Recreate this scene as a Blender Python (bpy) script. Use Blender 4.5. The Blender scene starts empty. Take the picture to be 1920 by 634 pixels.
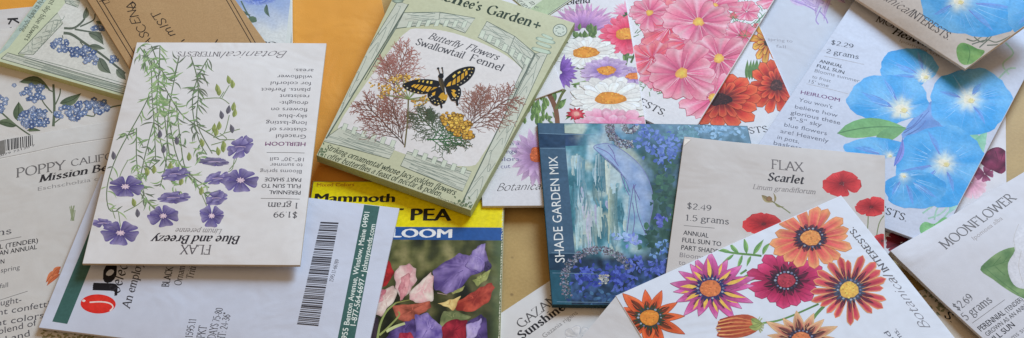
import bpy, bmesh, math, random
from mathutils import Vector, noise
rnd = random.Random(7)
sc = bpy.context.scene
col = sc.collection
# ------------------------------------------------------------------ camera
TILT, FPX, DIST = math.radians(37.5), 2339.0, 0.508
CT, ST = math.cos(TILT), math.sin(TILT)
CAM = Vector((0, -DIST*ST, DIST*CT))
cam = bpy.data.cameras.new('camera'); camo = bpy.data.objects.new('camera', cam); col.objects.link(camo)
camo.location = CAM; camo.rotation_euler = (TILT, 0, 0)
cam.sensor_width = 36; cam.lens = 36*FPX/1920; cam.clip_start = .01; cam.clip_end = 50
sc.camera = camo
def at(px, py, z=0.0):
    """the point of the photograph px,py on the level z (metres)"""
    x, y, zz = (px-960)/FPX, -(py-317)/FPX, -1.0
    d = Vector((x, CT*y-ST*zz, ST*y+CT*zz))
    return CAM + d*((z-CAM.z)/d.z)
def lin(c): c /= 255; return c/12.92 if c <= .04045 else ((c+.055)/1.055)**2.4
# colours below are noted as they look in the room's light; these turn them into surface colours
KA = (1.2, 1.11, .99); EL = (.67, .72, .81)
def S(r, g, b): return tuple(min(.93, lin(q)*k) for q, k in zip((r, g, b), KA))
def T(r, g, b): return tuple(min(.92, lin(q)/k) for q, k in zip((r, g, b), EL))
def mix(a, b, t): return tuple(p+(q-p)*t for p, q in zip(a, b))
def mul(a, k): return tuple(min(.95, p*k) for p in a)
def ramp(st, t):
    if t <= st[0][0]: return st[0][1]
    for (t0, c0), (t1, c1) in zip(st, st[1:]):
        if t <= t1: return mix(c0, c1, (t-t0)/(t1-t0))
    return st[-1][1]
# ------------------------------------------------------------------ materials
def material(name, rough, spec, var=.05, vscale=500., bump=.25, bscale=55., fine=.05, fscale=2500., sheen_noise=0, coat=0):
    m = bpy.data.materials.new(name); m.use_nodes = True; n = m.node_tree.nodes; l = m.node_tree.links
    b = n['Principled BSDF']; b.inputs['Roughness'].default_value = rough; b.inputs['Specular IOR Level'].default_value = spec
    b.inputs['Coat Weight'].default_value = coat; b.inputs['Coat Roughness'].default_value = .3
    tc = n.new('ShaderNodeTexCoord')
    at_ = n.new('ShaderNodeAttribute'); at_.attribute_name = 'Col'
    n1 = n.new('ShaderNodeTexNoise'); n1.inputs['Scale'].default_value = vscale; n1.inputs['Detail'].default_value = 5
    n2 = n.new('ShaderNodeTexNoise'); n2.inputs['Scale'].default_value = bscale; n2.inputs['Detail'].default_value = 3; n2.inputs['Distortion'].default_value = .6
    n3 = n.new('ShaderNodeTexNoise'); n3.inputs['Scale'].default_value = fscale; n3.inputs['Detail'].default_value = 2
    for q in (n1, n2, n3): l.new(tc.outputs['Object'], q.inputs['Vector'])
    mr = n.new('ShaderNodeMapRange'); mr.inputs[1].default_value = .25; mr.inputs[2].default_value = .75
    mr.inputs[3].default_value = 1-var; mr.inputs[4].default_value = 1+var; l.new(n1.outputs['Fac'], mr.inputs[0])
    mx = n.new('ShaderNodeVectorMath'); mx.operation = 'SCALE'
    l.new(at_.outputs['Color'], mx.inputs[0]); l.new(mr.outputs[0], mx.inputs['Scale'])
    l.new(mx.outputs[0], b.inputs['Base Color'])
    ad = n.new('ShaderNodeMath'); ad.operation = 'MULTIPLY_ADD'; ad.inputs[1].default_value = fine
    l.new(n3.outputs['Fac'], ad.inputs[0]); l.new(n2.outputs['Fac'], ad.inputs[2])
    bp = n.new('ShaderNodeBump'); bp.inputs['Strength'].default_value = bump; bp.inputs['Distance'].default_value = .004
    l.new(ad.outputs[0], bp.inputs['Height']); l.new(bp.outputs[0], b.inputs['Normal'])
    return m
M = {
 'paper': material('matte_paper', .65, .15, .03, 260., .26, 34., .03),
 'print': material('printed_paper', .6, .15, .12, 900., .26, 34., .03),
 'satin': material('satin_paper', .5, .15, .06, 700., .18, 30., .03),
 'film': material('glossy_film', .42, .16, .14, 700., .2, 40., .01, coat=.03),
 'kraft': material('kraft_paper', .75, .15, .10, 1400., .2, 45., .10),
 'manila': material('manila_paper', .6, .25, .035, 120., .35, 30., .05),
 'silver': material('silver_glitter', .3, .8, .45, 2600., .6, 1500., .5),
}
# ------------------------------------------------------------------ letter skeletons (pen strokes)
G = {}
def _g(s):
    for ln in s.strip().split('\n'):
        ch, adv, st = ln.split('|'); G[ch] = (float(adv), [p.strip() for p in st.split(';')])
_g('''A|6.3|-s .5 0 3.1 7;-e 3.1 7 5.8 0;- 1.5 2.5 4.6 2.5
B|5.4|-b 1 0 1 7;~ 1 7 2.8 7 4.2 5.4 2.8 3.8 1 3.7;~ 1 3.7 2.8 3.7 4.7 2.6 4.6 1 3 0 1 0
C|6|~ 5.4 5.7 3.6 7.1 1.2 5.8 .6 3.5 1.3 1.1 3.6 -.1 5.5 1.2
D|6.6|-b 1 0 1 7;~ 1 7 3.4 6.9 5.6 5.3 5.9 3.5 5.5 1.6 3.3 .1 1 0
E|5.4|-b 1 0 1 7;- 1 7 4.6 7 4.6 5.8;- 1 3.7 3.7 3.7;- 1 0 4.8 0 4.9 1.3
F|5|-b 1 0 1 7;- 1 7 4.5 7 4.5 5.7;- 1 3.6 3.6 3.6
G|6.5|~ 5.5 5.8 3.6 7.1 1.2 5.8 .6 3.5 1.3 1.1 3.6 -.1 5.6 .6;-s 5.6 3.1 5.6 .5
H|6.4|-b 1 0 1 7;-b 5.4 0 5.4 7;- 1 3.6 5.4 3.6
I|2.2|-b 1.1 0 1.1 7
J|2.6|~s 1.6 7 1.6 1 1 -1.2 0 -1.5
K|5.7|-b 1 0 1 7;-s 5 7 1 3;-e 2.2 4 5.4 0
L|4.9|-b 1 0 1 7;- 1 0 4.6 0 4.7 1.3
M|7.8|-b 1 0 1.2 7;- 1.2 7 3.9 .3;- 3.9 .3 6.6 7;-b 6.8 0 6.6 7
N|6.5|-b 1 0 1 7;- 1 7 5.4 0;-s 5.4 7 5.4 0
O|7|~c 3.5 7.1 1.3 6 .6 3.5 1.3 1 3.5 -.1 5.7 1 6.4 3.5 5.7 6
P|5|-b 1 0 1 7;~ 1 7 3.2 7 4.5 5.3 3.2 3.4 1 3.3
R|5.7|-b 1 0 1 7;~ 1 7 3.2 7 4.5 5.3 3.2 3.5 1 3.4;-e 2.6 3.3 5.4 0
S|4.9|~ 4.1 5.8 2.6 7.1 .9 5.7 1.6 4.2 3.4 3 4.2 1.5 2.6 -.1 .7 1.3
T|5.8|-s 2.9 0 2.9 7;- .4 5.8 .4 7 5.4 7 5.4 5.8
U|6.2|~b 1 7 1 2 2 .1 4 .1 5.2 2 5.2 7
V|6|-s .4 7 3 0;-e 3 0 5.6 7
W|8.5|-s .3 7 2.3 0;- 2.3 0 4.2 7;- 4.2 7 6.2 0;-e 6.2 0 8.2 7
X|5.7|-b .5 0 5 7;-b .5 7 5.2 0
Y|5.6|-s .4 7 2.8 3.4;-s 5.2 7 2.8 3.4;-e 2.8 3.4 2.8 0
Z|5.5|- .7 6 .7 7 4.8 7 .6 0 4.9 0 4.9 1.1
a|4.5|~ 1 3.8 2.2 4.7 3.5 3.8 3.5 1 4.3 .1;~ 3.5 2.7 1.6 2.4 .8 1.2 1.8 0 3.5 1
b|5|-s 1 7 1 0;~ 1 3.6 2.6 4.7 4.3 2.4 2.8 -.1 1 .7
c|4.2|~ 3.8 3.7 2.4 4.7 .7 2.4 2.3 -.1 3.9 1
d|5|-b 4 7 4 0;~ 4 3.8 2.4 4.7 .6 2.3 2.2 -.1 4 .9
e|4.4|~ .8 2.6 3.9 2.7 2.5 4.7 .7 2.4 2.4 -.1 4 1
f|3.1|-s 1.4 0 1.4 5;~ 1.4 5 1.9 6.8 3.4 6.7;- .4 4.5 2.9 4.5
g|4.6|~c 2.2 4.6 .8 3.2 2.2 1.8 3.6 3.2;~ 1.4 2 1 .7 3.4 .3 4 -1.2 2 -2.2 .5 -1.2 1.2 .2;- 3.2 4.2 4.4 4.6
h|5|-b 1 7 1 0;~e 1 3.4 2.5 4.7 3.8 3.4 3.8 0
i|2.1|-b 1 4.6 1 0;- 1 6.1 1 6.7
j|2.2|~s 1 4.6 1 -.5 .5 -2 -.4 -2;- 1 6.1 1 6.7
k|4.7|-b 1 7 1 0;-s 4 4.6 1 1.8;-e 2 2.7 4.3 0
l|2.1|-b 1 7 1 0
m|7.2|-b 1 4.6 1 0;~e 1 3.4 2.4 4.7 3.5 3.4 3.5 0;~e 3.5 3.4 5 4.7 6.1 3.4 6.1 0
n|4.9|-b 1 4.6 1 0;~e 1 3.4 2.6 4.7 3.8 3.4 3.8 0
o|4.8|~c 2.4 4.7 .9 4 .6 2.3 .9 .7 2.4 -.1 3.9 .7 4.2 2.3 3.9 4
p|5|-b 1 4.6 1 -2.2;~ 1 3.6 2.6 4.7 4.3 2.4 2.8 -.1 1 .7
r|3.5|-b 1 4.6 1 0;~ 1 3.2 2.2 4.7 3.3 4.4
s|3.8|~ 3 3.8 2 4.7 .8 3.6 1.6 2.7 2.6 2 3.2 1 2 -.1 .6 .9
t|3.2|~ 1.4 6 1.4 1 2.2 -.1 3.1 .6;- .4 4.5 2.9 4.5
u|4.9|~s 1 4.6 1 1.2 2.2 -.1 3.8 1.2;-b 3.8 4.6 3.8 0
v|4.4|-s .3 4.6 2.2 0;-s 4.1 4.6 2.2 0
w|6.5|-s .3 4.6 1.8 0;- 1.8 0 3.2 4.6;- 3.2 4.6 4.7 0;-s 6.1 4.6 4.7 0
x|4.4|-b .4 0 3.8 4.6;-b .4 4.6 4 0
y|4.5|-s .3 4.6 2.2 0;~s 4.1 4.6 2.2 0 1.2 -2 .2 -2
z|4.2|- .5 3.8 .5 4.6 3.6 4.6 .5 0 3.7 0 3.7 .8
0|4.9|~c 2.4 6.2 1 5.3 .6 3.1 1 .8 2.4 -.1 3.8 .8 4.2 3.1 3.8 5.3
1|3.8|-e 2.1 6.4 2.1 0;- .9 5.4 2.1 6.4
2|4.8|~ .8 5 2.4 6.5 4 5 3 2.9 .7 0;- .7 0 4.2 0
3|4.6|~ .8 5.6 2.2 6.5 3.7 5.2 2 3.4 4 1.6 2.2 -.1 .6 .9
4|4.9|- 3.4 0 3.4 6.5 .4 2 4.5 2
5|4.8|- 4 6.4 1.2 6.4 1 3.7;~ 1 3.7 2.6 4.2 4.2 2.2 2.4 -.1 .7 .8
6|4.8|~ 3.8 6.3 1.6 5.2 .7 2.2 2.4 -.1 4.2 2.1 2.5 4.1 .9 2.6
7|4.6|- .6 6.4 4.2 6.4 1.8 0
8|4.8|~c 2.4 3.4 .8 4.8 2.4 6.4 4 4.8 2.4 3.4 .6 1.7 2.4 -.1 4.2 1.7
9|4.8|~ 1 .1 3.2 1.2 4.1 4.4 2.4 6.5 .6 4.5 2.3 2.5 3.9 4
$|4.9|~ 3.9 5.3 2.4 6.4 .9 5.2 2.4 3.4 4 1.7 2.4 .2 .8 1.5;- 2.4 7.4 2.4 -.8
.|2|- 1 0 1 .6
,|2|- 1.1 .4 .7 -1.1
'|1.8|- .9 7 .8 5.4
-|3.2|- .5 2.4 2.7 2.4
&|6|~ 5.4 3.6 3.8 .8 2 -.1 .8 1.6 3.2 4.6 2.6 6.4 1.6 5.4 5.6 0
"|2.6|- .7 6.8 .7 5;- 1.9 6.8 1.9 5
:|2|- 1 0 1 .6;- 1 3.4 1 4
!|2|- 1 0 1 .6;- 1 2 1 7
(|2.6|~ 2.1 7.5 .8 5 .8 1 2.1 -1.5
)|2.6|~ .5 7.5 1.8 5 1.8 1 .5 -1.5
+|5|- 2.5 .5 2.5 5.5;- 0 3 5 3''')
G['®'] = (2, ['~c 1 6.6 .3 5.9 1 5.2 1.7 5.9'])
def smooth(pts, closed=False, n=4):
    if len(pts) < 3 and not closed: return pts
    out = []; N = len(pts); seg = N if closed else N-1
    for i in range(seg):
        if closed: p = [pts[(i+k-1) % N] for k in range(4)]
        else: p = [pts[max(0, min(N-1, i+k-1))] for k in range(4)]
        for k in range(n):
            t = k/n
            out.append(tuple(.5*(2*b+(c-a)*t+(2*a-5*b+4*c-d)*t*t+(3*b-a-3*c+d)*t**3) for a, b, c, d in zip(*p)))
    out.append(pts[0] if closed else pts[-1])
    return out
def ribbon(pts, wf):
    """left and right rails of a stroke; wf(i, angle) -> half width"""
    L, R = [], []; n = len(pts)
    for i in range(n):
        a = pts[max(0, i-1)]; b = pts[min(n-1, i+1)]
        dx, dy = b[0]-a[0], b[1]-a[1]; d = math.hypot(dx, dy) or 1
        w = wf(i, math.atan2(dy, dx)); nx, ny = -dy/d*w, dx/d*w
        L.append((pts[i][0]+nx, pts[i][1]+ny)); R.append((pts[i][0]-nx, pts[i][1]-ny))
    return L, R
_sans = {}
def sans_mesh(s, bold):
    if (s, bold) in _sans: return _sans[(s, bold)]
    c = bpy.data.curves.new('t', 'FONT'); c.body = s; c.size = 10; c.resolution_u = 3; c.fill_mode = 'FRONT'; c.offset = 0
    o = bpy.data.objects.new('t', c); col.objects.link(o)
    dg = bpy.context.evaluated_depsgraph_get(); m = o.evaluated_get(dg).to_mesh()
    v = [(p.co.x, p.co.y) for p in m.vertices]; f = [tuple(p.vertices) for p in m.polygons]
    o.evaluated_get(dg).to_mesh_clear(); bpy.data.objects.remove(o); bpy.data.curves.remove(c)
    _sans[(s, bold)] = (v, f); return v, f
# ------------------------------------------------------------------ packets
CELL = 9.0
class Ink:
    """one printed part: flat coloured faces lying on the sheet (local millimetres)"""
    def __init__(s, pk, name, label=None, mat=None, parent=None):
        s.pk, s.name, s.label, s.mat, s.parent = pk, name, label, mat, parent
        s.v, s.f, s.c = [], [], []; s.k = 0; s.flatk = 0
        pk.inks.append(s)
    def lay(s, uv, faces):
        """height step above whatever is already printed in the 1.5 mm cells this shape touches"""
        cells = set(); q = 1/1.5
        for f in faces:
            xs = [uv[i][0]*q for i in f]; ys = [uv[i][1]*q for i in f]
            for i in range(math.floor(min(xs)), math.floor(max(xs))+1):
                for j in range(math.floor(min(ys)), math.floor(max(ys))+1): cells.add((i, j))
        t = s.pk.stack; k = max((t.get(c, 0) for c in cells), default=0)+1
        for c in cells: t[c] = k
        return k
    def mesh(s, verts, faces, cols, local=False, mod=0):
        uv = list(verts) if local else [s.pk.P(*p) for p in verts]
        z = s.lay(uv, faces)*.0007+.008; o = len(s.v)
        for i, (u, v) in enumerate(uv):
            s.v.append((u, v, z)); s.c.append(cols[i] if isinstance(cols, list) else cols)
        s.f += [tuple(o+i for i in f) for f in faces]
    def poly(s, pts, c, local=False, mod=0): s.mesh(pts, [tuple(range(len(pts)))], c, local, mod)
    def fan(s, ctr, pts, cc, ce, local=False):
        n = len(pts); s.mesh([ctr]+pts, [(0, 1+i, 1+(i+1) % n) for i in range(n)], [cc]+(ce if isinstance(ce, list) else [ce]*n), local)
    def line(s, pts, w, c, c2=None, taper=0, local=False, mod=24, sm=True):
        p = smooth(pts) if sm else pts; n = len(p)
        L, R = ribbon(p, lambda i, a: .5*w*(1-taper*i/max(1, n-1)))
        cs = [mix(c, c2 or c, i/max(1, n-1)) for i in range(n)]
        s.mesh(L+R, [(i, i+1, n+i+1, n+i) for i in range(n-1)], cs+cs, local, mod)
    def leaf(s, p0, p1, w, c, c2=None, bend=.15, rib=True, mod=0, fall=1.):
        c2 = c2 or mul(c, 1.35); dx, dy = p1[0]-p0[0], p1[1]-p0[1]; d = math.hypot(dx, dy); nx, ny = -dy/d, dx/d
        V, C, n = [], [], 8
        for i in range(n+1):
            t = i/n; wd = w*math.sin(math.pi*t**.8)**fall; o = bend*d*math.sin(math.pi*t)
            x, y = p0[0]+dx*t+nx*o, p0[1]+dy*t+ny*o
            for q, sh in ((-1, 0), (0, .5), (1, 1)):
                V.append((x+nx*wd*.5*q, y+ny*wd*.5*q)); C.append(mul(mix(c, c2, sh*.8+.2*t), rnd.uniform(.9, 1.1)))
        F = [(i*3+j, i*3+j+1, i*3+j+4, i*3+j+3) for i in range(n) for j in (0, 1)]
        s.mesh(V, F, C, mod=mod)
        if rib:
            s.line([V[3*i+1] for i in range(n+1)], max(.6, w*.06), mul(c, .6), sm=False)
    def blob(s, cx, cy, rx, ry, c, ce=None, rot=0, jag=.08, n=18, mod=0):
        pts = []; ca, sa = math.cos(rot), math.sin(rot); ph = rnd.random()*9
        for i in range(n):
            a = 2*math.pi*i/n; r = 1+jag*math.sin(3*a+ph)*.6+rnd.uniform(-jag, jag)
            x, y = rx*r*math.cos(a), ry*r*math.sin(a)
            pts.append((cx+x*ca-y*sa, cy+x*sa+y*ca))
        ce = ce or c
        V = [(cx, cy)]+[(cx+(p[0]-cx)*.6, cy+(p[1]-cy)*.6) for p in pts]+pts
        C = [c]+[mul(mix(c, ce, .5), rnd.uniform(.93, 1.07)) for _ in pts]+[mul(ce, rnd.uniform(.9, 1.1)) for _ in pts]
        F = [(0, 1+i, 1+(i+1) % n) for i in range(n)]+[(1+i, 1+n+i, 1+n+(i+1) % n, 1+(i+1) % n) for i in range(n)]
        s.mesh(V, F, C, mod=mod)
    def shade(s, pts, fn, m=5):
        """a polygon with an inner ring so that its colour can vary: fn(px,py,k) k=0 centre..1 rim"""
        pts = smooth(pts, True, 3)[:-1]; n = len(pts); cx = sum(p[0] for p in pts)/n; cy = sum(p[1] for p in pts)/n
        V = [(cx, cy)]; F = []
        for k in range(1, m+1): V += [(cx+(p[0]-cx)*k/m, cy+(p[1]-cy)*k/m) for p in pts]
        F += [(0, 1+i, 1+(i+1) % n) for i in range(n)]
        for k in range(m-1):
            o = 1+k*n; F += [(o+i, o+n+i, o+n+(i+1) % n, o+(i+1) % n) for i in range(n)]
        C = [fn(cx, cy, 0)]+[fn(V[1+k*n+i][0], V[1+k*n+i][1], (k+1)/m) for k in range(m) for i in range(n)]
        s.mesh(V, F, C)
    def panel(s, q, nx, ny, fn, mod=0):
        V, C = [], []
        for j in range(ny+1):
            for i in range(nx+1):
                a, b = i/nx, j/ny
                x = (q[0][0]*(1-a)+q[1][0]*a)*(1-b)+(q[3][0]*(1-a)+q[2][0]*a)*b
                y = (q[0][1]*(1-a)+q[1][1]*a)*(1-b)+(q[3][1]*(1-a)+q[2][1]*a)*b
                V.append((x, y)); C.append(fn(x, y))
        s.mesh(V, [(j*(nx+1)+i, j*(nx+1)+i+1, (j+1)*(nx+1)+i+1, (j+1)*(nx+1)+i) for j in range(ny) for i in range(nx)], C, mod=mod)
    def petals(s, cx, cy, rx, ry, n, st, wid=.5, kind='round', rot=0, inner=.1, jit=.12, arc=(0, 360), streak=.12, edge=None, mid=None, midw=.3, rough=0.0, tilt=0, outline=None, dark=None, dkw=((3, 5.),)):
        """a ring of petals; st = colour stops along the petal, mid = stops of the middle stripe"""
        full = arc[1]-arc[0] >= 359; order = list(range(n))
        order = order[::2]+order[1::2] if n > 6 else order
        ct, stt = math.cos(tilt), math.sin(tilt)
        for q in order:
            a = math.radians(arc[0]+(arc[1]-arc[0])*(q/n if full else q/max(1, n-1)))+rot+rnd.uniform(-jit, jit)*2/n*3
            ln = 1+rnd.uniform(-jit, jit); br = rnd.uniform(.88, 1.1); bend = rnd.uniform(-.12, .12)*jit*6
            NA, NB = 8, 7; V, C = [], []; stk = [1+rnd.uniform(-streak, streak) for _ in range(NB)]
            rim = [rnd.uniform(-rough, rough) for _ in range(NB)]
            for i in range(NA+1):
                t = i/NA
                if kind == 'round': w = (t**.75)*math.sqrt(max(0, 1-t**5))
                elif kind == 'point': w = math.sin(math.pi*min(1, (.12+.88*t)**.85))**.9
                elif kind == 'strap': w = (.45+.55*t)*math.sqrt(max(0, 1-t**8))
                else: w = (t**.7)*(1 if t < .85 else 1-(t-.85)*1.6)
                for j in range(NB):
                    z = -1+2*j/(NB-1); tt = t
                    if kind == 'notch' and t > .8: tt = t-(.06+.05*math.cos(z*5)+rim[j])*(t-.8)*5*.5
                    elif rough and t > .8: tt = t+rim[j]*(t-.8)*5
                    r = (inner+(1-inner)*tt)*ln
                    aa = a+bend*t*t
                    x = r*math.cos(aa)-z*w*wid*.5*math.sin(aa); y = r*math.sin(aa)+z*w*wid*.5*math.cos(aa)
                    x *= rx; y *= ry
                    V.append((cx+x*ct-y*stt, cy+x*stt+y*ct))
                    c = ramp(st, t)
                    if mid and abs(z) < midw: c = mix(c, ramp(mid, t), 1-abs(z)/midw*.5)
                    if edge: c = mix(c, edge, max(0, abs(z)-.55)*1.7*min(1, t*2))
                    C.append(mul(c, br*stk[j]))
            s.mesh(V, [(i*NB+j, i*NB+j+1, (i+1)*NB+j+1, (i+1)*NB+j) for i in range(NA) for j in range(NB-1)], C)
            if dark:
                for j, dw in dkw: s.line([V[i*NB+j] for i in range(0, rnd.randint(6, 8))], dw, dark, mix(dark, ramp(st, .7), .6), taper=.92, sm=False)
            if outline:
                rim_ = [V[i*NB] for i in range(1, NA+1)]+[V[NA*NB+j] for j in range(1, NB)]+[V[i*NB+NB-1] for i in range(NA-1, 0, -1)]
                s.line(rim_, .9, outline, sm=False, mod=0)
    def dots(s, pts, r, cols, sq=.8, n=7):
        for x, y in pts:
            c = rnd.choice(cols); rr = r*rnd.uniform(.7, 1.25)
            s.poly([(x+rr*math.cos(6.283*k/n), y+rr*sq*math.sin(6.283*k/n)) for k in range(n)], mul(c, rnd.uniform(.9, 1.1)), mod=40)
    def text(s, string, p0, p1, cap, c, font='serif', bold=0., slant=0., thin=.34, wob=0.):
        """letters along p0->p1 (photo points), cap height in millimetres"""
        a = Vector(s.pk.P(*p0)); b = Vector(s.pk.P(*p1)); d = b-a; ln = d.length; d.normalize(); up = Vector((-d.y, d.x))
        polys = []
        if font == 'sans':
            V, F = sans_mesh(string, 0)
            if not V: return
            x0 = min(p[0] for p in V); w = max(p[0] for p in V)-x0
            kx, ky = ln/w, cap*.92/7.2
            for o in ((-bold, 0, bold) if bold else (0,)):
                s.mesh([tuple(a+d*((p[0]-x0+o*1.1)*kx+slant*p[1]*ky)+up*((p[1]+o*.35)*ky)) for p in V], F, c, local=True)
            return
        x = 0; stemw = {'serif': .95, 'pen': .75, 'script': .7}[font]+bold
        jobs = []
        for ch in string:
            if ch == ' ': x += 2.4; continue
            if ch not in G: ch = 'o'
            adv, sts = G[ch]
            dy = rnd.uniform(-wob, wob); dr = rnd.uniform(-wob, wob)*.12
            for stt in sts:
                tk = stt.split(); fl = tk[0]; nums = list(map(float, tk[1:]))
                pts = [(nums[i]+dr*nums[i+1], nums[i+1]+dy) for i in range(0, len(nums), 2)]
                if fl[0] == '~': pts = smooth(pts, 'c' in fl, 4)
                jobs.append(([(x+p[0], p[1]) for p in pts], 1))
                if font == 'serif':
                    for tag, e in (('s', 0), ('e', -1)):
                        if tag in fl[1:] or 'b' in fl[1:]:
                            ex, ey = pts[e]; jobs.append(([(x+ex-.85-bold*.5, ey), (x+ex+.85+bold*.5, ey)], 0))
            x += adv+(bold*.55)
        kx, ky = ln/max(1, x), cap/7
        for pts, kind in jobs:
            if font == 'serif': wf = lambda i, an: .5*(thin+(stemw-thin)*abs(math.sin(an-.3))) if kind else .5*thin*1.2
            elif font == 'script': wf = lambda i, an: .5*(thin*.8+(stemw-thin)*abs(math.sin(an-.6)))
            else: wf = lambda i, an: .5*stemw
            L, R = ribbon(pts, wf); n = len(pts)
            V = [tuple(a+d*(p[0]*kx+slant*p[1]*ky)+up*(p[1]*ky)) for p in L+R]
            s.mesh(V, [(i, i+1, n+i+1, n+i) for i in range(n-1)], c, local=True, mod=12)
    def build(s):
        if not s.f: return
        o = s.pk.sheet(s.name, s.v, s.f, s.c, M[s.mat or s.pk.ink_mat], s.parent.obj if s.parent and getattr(s.parent, 'obj', None) else s.pk.root)
        s.obj = o
        if o and s.label: o['label'] = s.label
class Packet:
    def __init__(s, name, label, cat, A, B, D, z, paper, th=1.2, bulge=1.0, mat='paper', ink='print', group=None, curl=(), side=None, body='paper_body', lumps=4, seed=1, C=None):
        zA, zB, zD = [q*.001 for q in z]
        a, b = at(*A, zA), at(*B, zB)
        d = at(*D, zD) if D else a+(at(*C, zD-zA+zB)-b)
        if not D: C = None
        s.zA = zA*1000; ang = math.atan2(b.y-a.y, b.x-a.x)
        s.root = bpy.data.objects.new(name, None); col.objects.link(s.root); s.root.empty_display_size = .01
        s.root.location = (a.x, a.y, zA-th*.001); s.root.rotation_euler = (0, 0, ang)
        s.root['label'] = label; s.root['category'] = cat
        if group: s.root['group'] = group
        s.a, s.ca, s.sa = a, math.cos(ang), math.sin(ang)
        s.w = (b-a).to_2d().length*1000; dl = s.loc(d); s.dx, s.h = dl; s.dx2 = s.loc(at(*C, zD))[0]-s.w if C else s.dx
        s.gx = (zB-zA)*1000/s.w; s.gy = ((zD-zA)*1000-s.gx*s.dx)/s.h
        print('%-24s w %.1f h %.1f skew %.1f deg rot %.1f' % (label[:24], s.w, s.h, math.degrees(math.atan2(s.dx, s.h)), math.degrees(ang)))
        s.memo = {}; s.stack = {}; s.th, s.bulge, s.curl, s.inks, s.top, s.ink_mat = th, bulge, curl, [], 0, ink
        r = random.Random(seed); s.lumps = [(r.uniform(.12, .88), r.uniform(.12, .88), r.uniform(.12, .26), r.uniform(-.6, .7)) for _ in range(lumps)]
        q = [(0, 0, 0), (s.w, 0, 0), (s.w+s.dx2, s.h, 0), (s.dx, s.h, 0)]
        s.body = s.sheet(body, q, [(0, 1, 2, 3)], [paper]*4, M[mat], s.root, side or mul(paper, .93))
    def loc(s, p): x, y = p.x-s.a.x, p.y-s.a.y; return ((x*s.ca+y*s.sa)*1000, (-x*s.sa+y*s.ca)*1000)
    def plane(s, x, y): return s.zA+s.gx*x+s.gy*y
    def hh(s, x, y):
        t = y/s.h; u = (x-s.dx*t)/(s.w+(s.dx2-s.dx)*t); tc = min(1, max(0, t)); uc = min(1, max(0, u))
        e = (4*uc*(1-uc))**.7*(4*tc*(1-tc))**.7
        z = s.bulge*e
        for lu, lt, lr, la in s.lumps:
            z += la*min(1, e*1.5)*math.exp(-((u-lu)**2+(t-lt)**2)/(lr*lr))*min(1., s.bulge+.25)
        for cu, ct, r, hgt in s.curl:      # a lifted corner or edge
            dd = math.hypot((u-cu)*s.w, (t-ct)*s.h)/r
            if dd < 1: z += hgt*(1-dd)**2
        return z
    def hpl(s, x, y):
        i, j = math.floor(x/CELL), math.floor(y/CELL); fu, fv = x/CELL-i, y/CELL-j
        def H(a, b):
            k = (i+a, j+b)
            if k not in s.memo: s.memo[k] = s.hh(k[0]*CELL, k[1]*CELL)
            return s.memo[k]
        if fu >= fv: return H(0, 0)*(1-fu)+H(1, 0)*(fu-fv)+H(1, 1)*fv
        return H(0, 0)*(1-fv)+H(0, 1)*(fv-fu)+H(1, 1)*fu
    def P(s, px, py):
        z = s.zA
        for _ in range(2):
            x, y = s.loc(at(px, py, z*.001)); z = s.plane(x, y)+s.hpl(x, y)
        return s.loc(at(px, py, z*.001))
    def part(s, name, label=None, mat=None, parent=None): return Ink(s, name, label, mat, parent)
    def sheet(s, name, V, F, C, mat, parent, side=None):
        bm = bmesh.new(); cl = bm.verts.layers.float_color.new('Col')
        vs = []
        for p, c in zip(V, C):
            v = bm.verts.new(p); v[cl] = (*c, 1); vs.append(v)
        for f in F:
            try: bm.faces.new([vs[i] for i in f])
            except ValueError: pass
        big = [f for f in bm.faces if len(f.verts) > 3 and not side]
        if big: bmesh.ops.triangulate(bm, faces=big)
        def cut(co, no, outer=False, mask=None):
            g = list(bm.verts)+list(bm.edges)+list(bm.faces)
            bmesh.ops.bisect_plane(bm, geom=g, dist=1e-5, plane_co=co, plane_no=no, clear_outer=outer)
        if not side:
            e = .15
            xs = [v.co.x for v in bm.verts]; ys = [v.co.y for v in bm.verts]
            sk = [(v.co.x-s.dx*v.co.y/s.h) for v in bm.verts]; sr = [(v.co.x-s.dx2*v.co.y/s.h) for v in bm.verts]
            if min(ys) < e: cut((0, e, 0), (0, -1, 0), True)
            if max(ys) > s.h-e: cut((0, s.h-e, 0), (0, 1, 0), True)
            if min(sk) < e: cut((e, 0, 0), (-s.h, s.dx, 0), True)
            if max(sr) > s.w-e: cut((s.w-e, 0, 0), (s.h, -s.dx2, 0), True)
            if not bm.faces: bm.free(); return None
        xs = [v.co.x for v in bm.verts]; ys = [v.co.y for v in bm.verts]
        for k in range(math.floor(min(xs)/CELL)+1, math.ceil(max(xs)/CELL)): cut((k*CELL, 0, 0), (1, 0, 0))
        for k in range(math.floor(min(ys)/CELL)+1, math.ceil(max(ys)/CELL)): cut((0, k*CELL, 0), (0, 1, 0))
        ds = [v.co.x-v.co.y for v in bm.verts]
        for k in range(math.floor(min(ds)/CELL)+1, math.ceil(max(ds)/CELL)): cut((k*CELL, 0, 0), (1, -1, 0))
        z0 = s.root.location.z*1000
        bound = [e for e in bm.edges if len(e.link_faces) == 1] if side else []
        flat = {}
        for v in bm.verts:
            x, y = v.co.x, v.co.y; v.co.z += s.plane(x, y)+s.hpl(x, y)-z0
        for f in bm.faces:
            f.smooth = True
            if f.normal.z < 0: f.normal_flip()
        topf = set(bm.faces)
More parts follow.
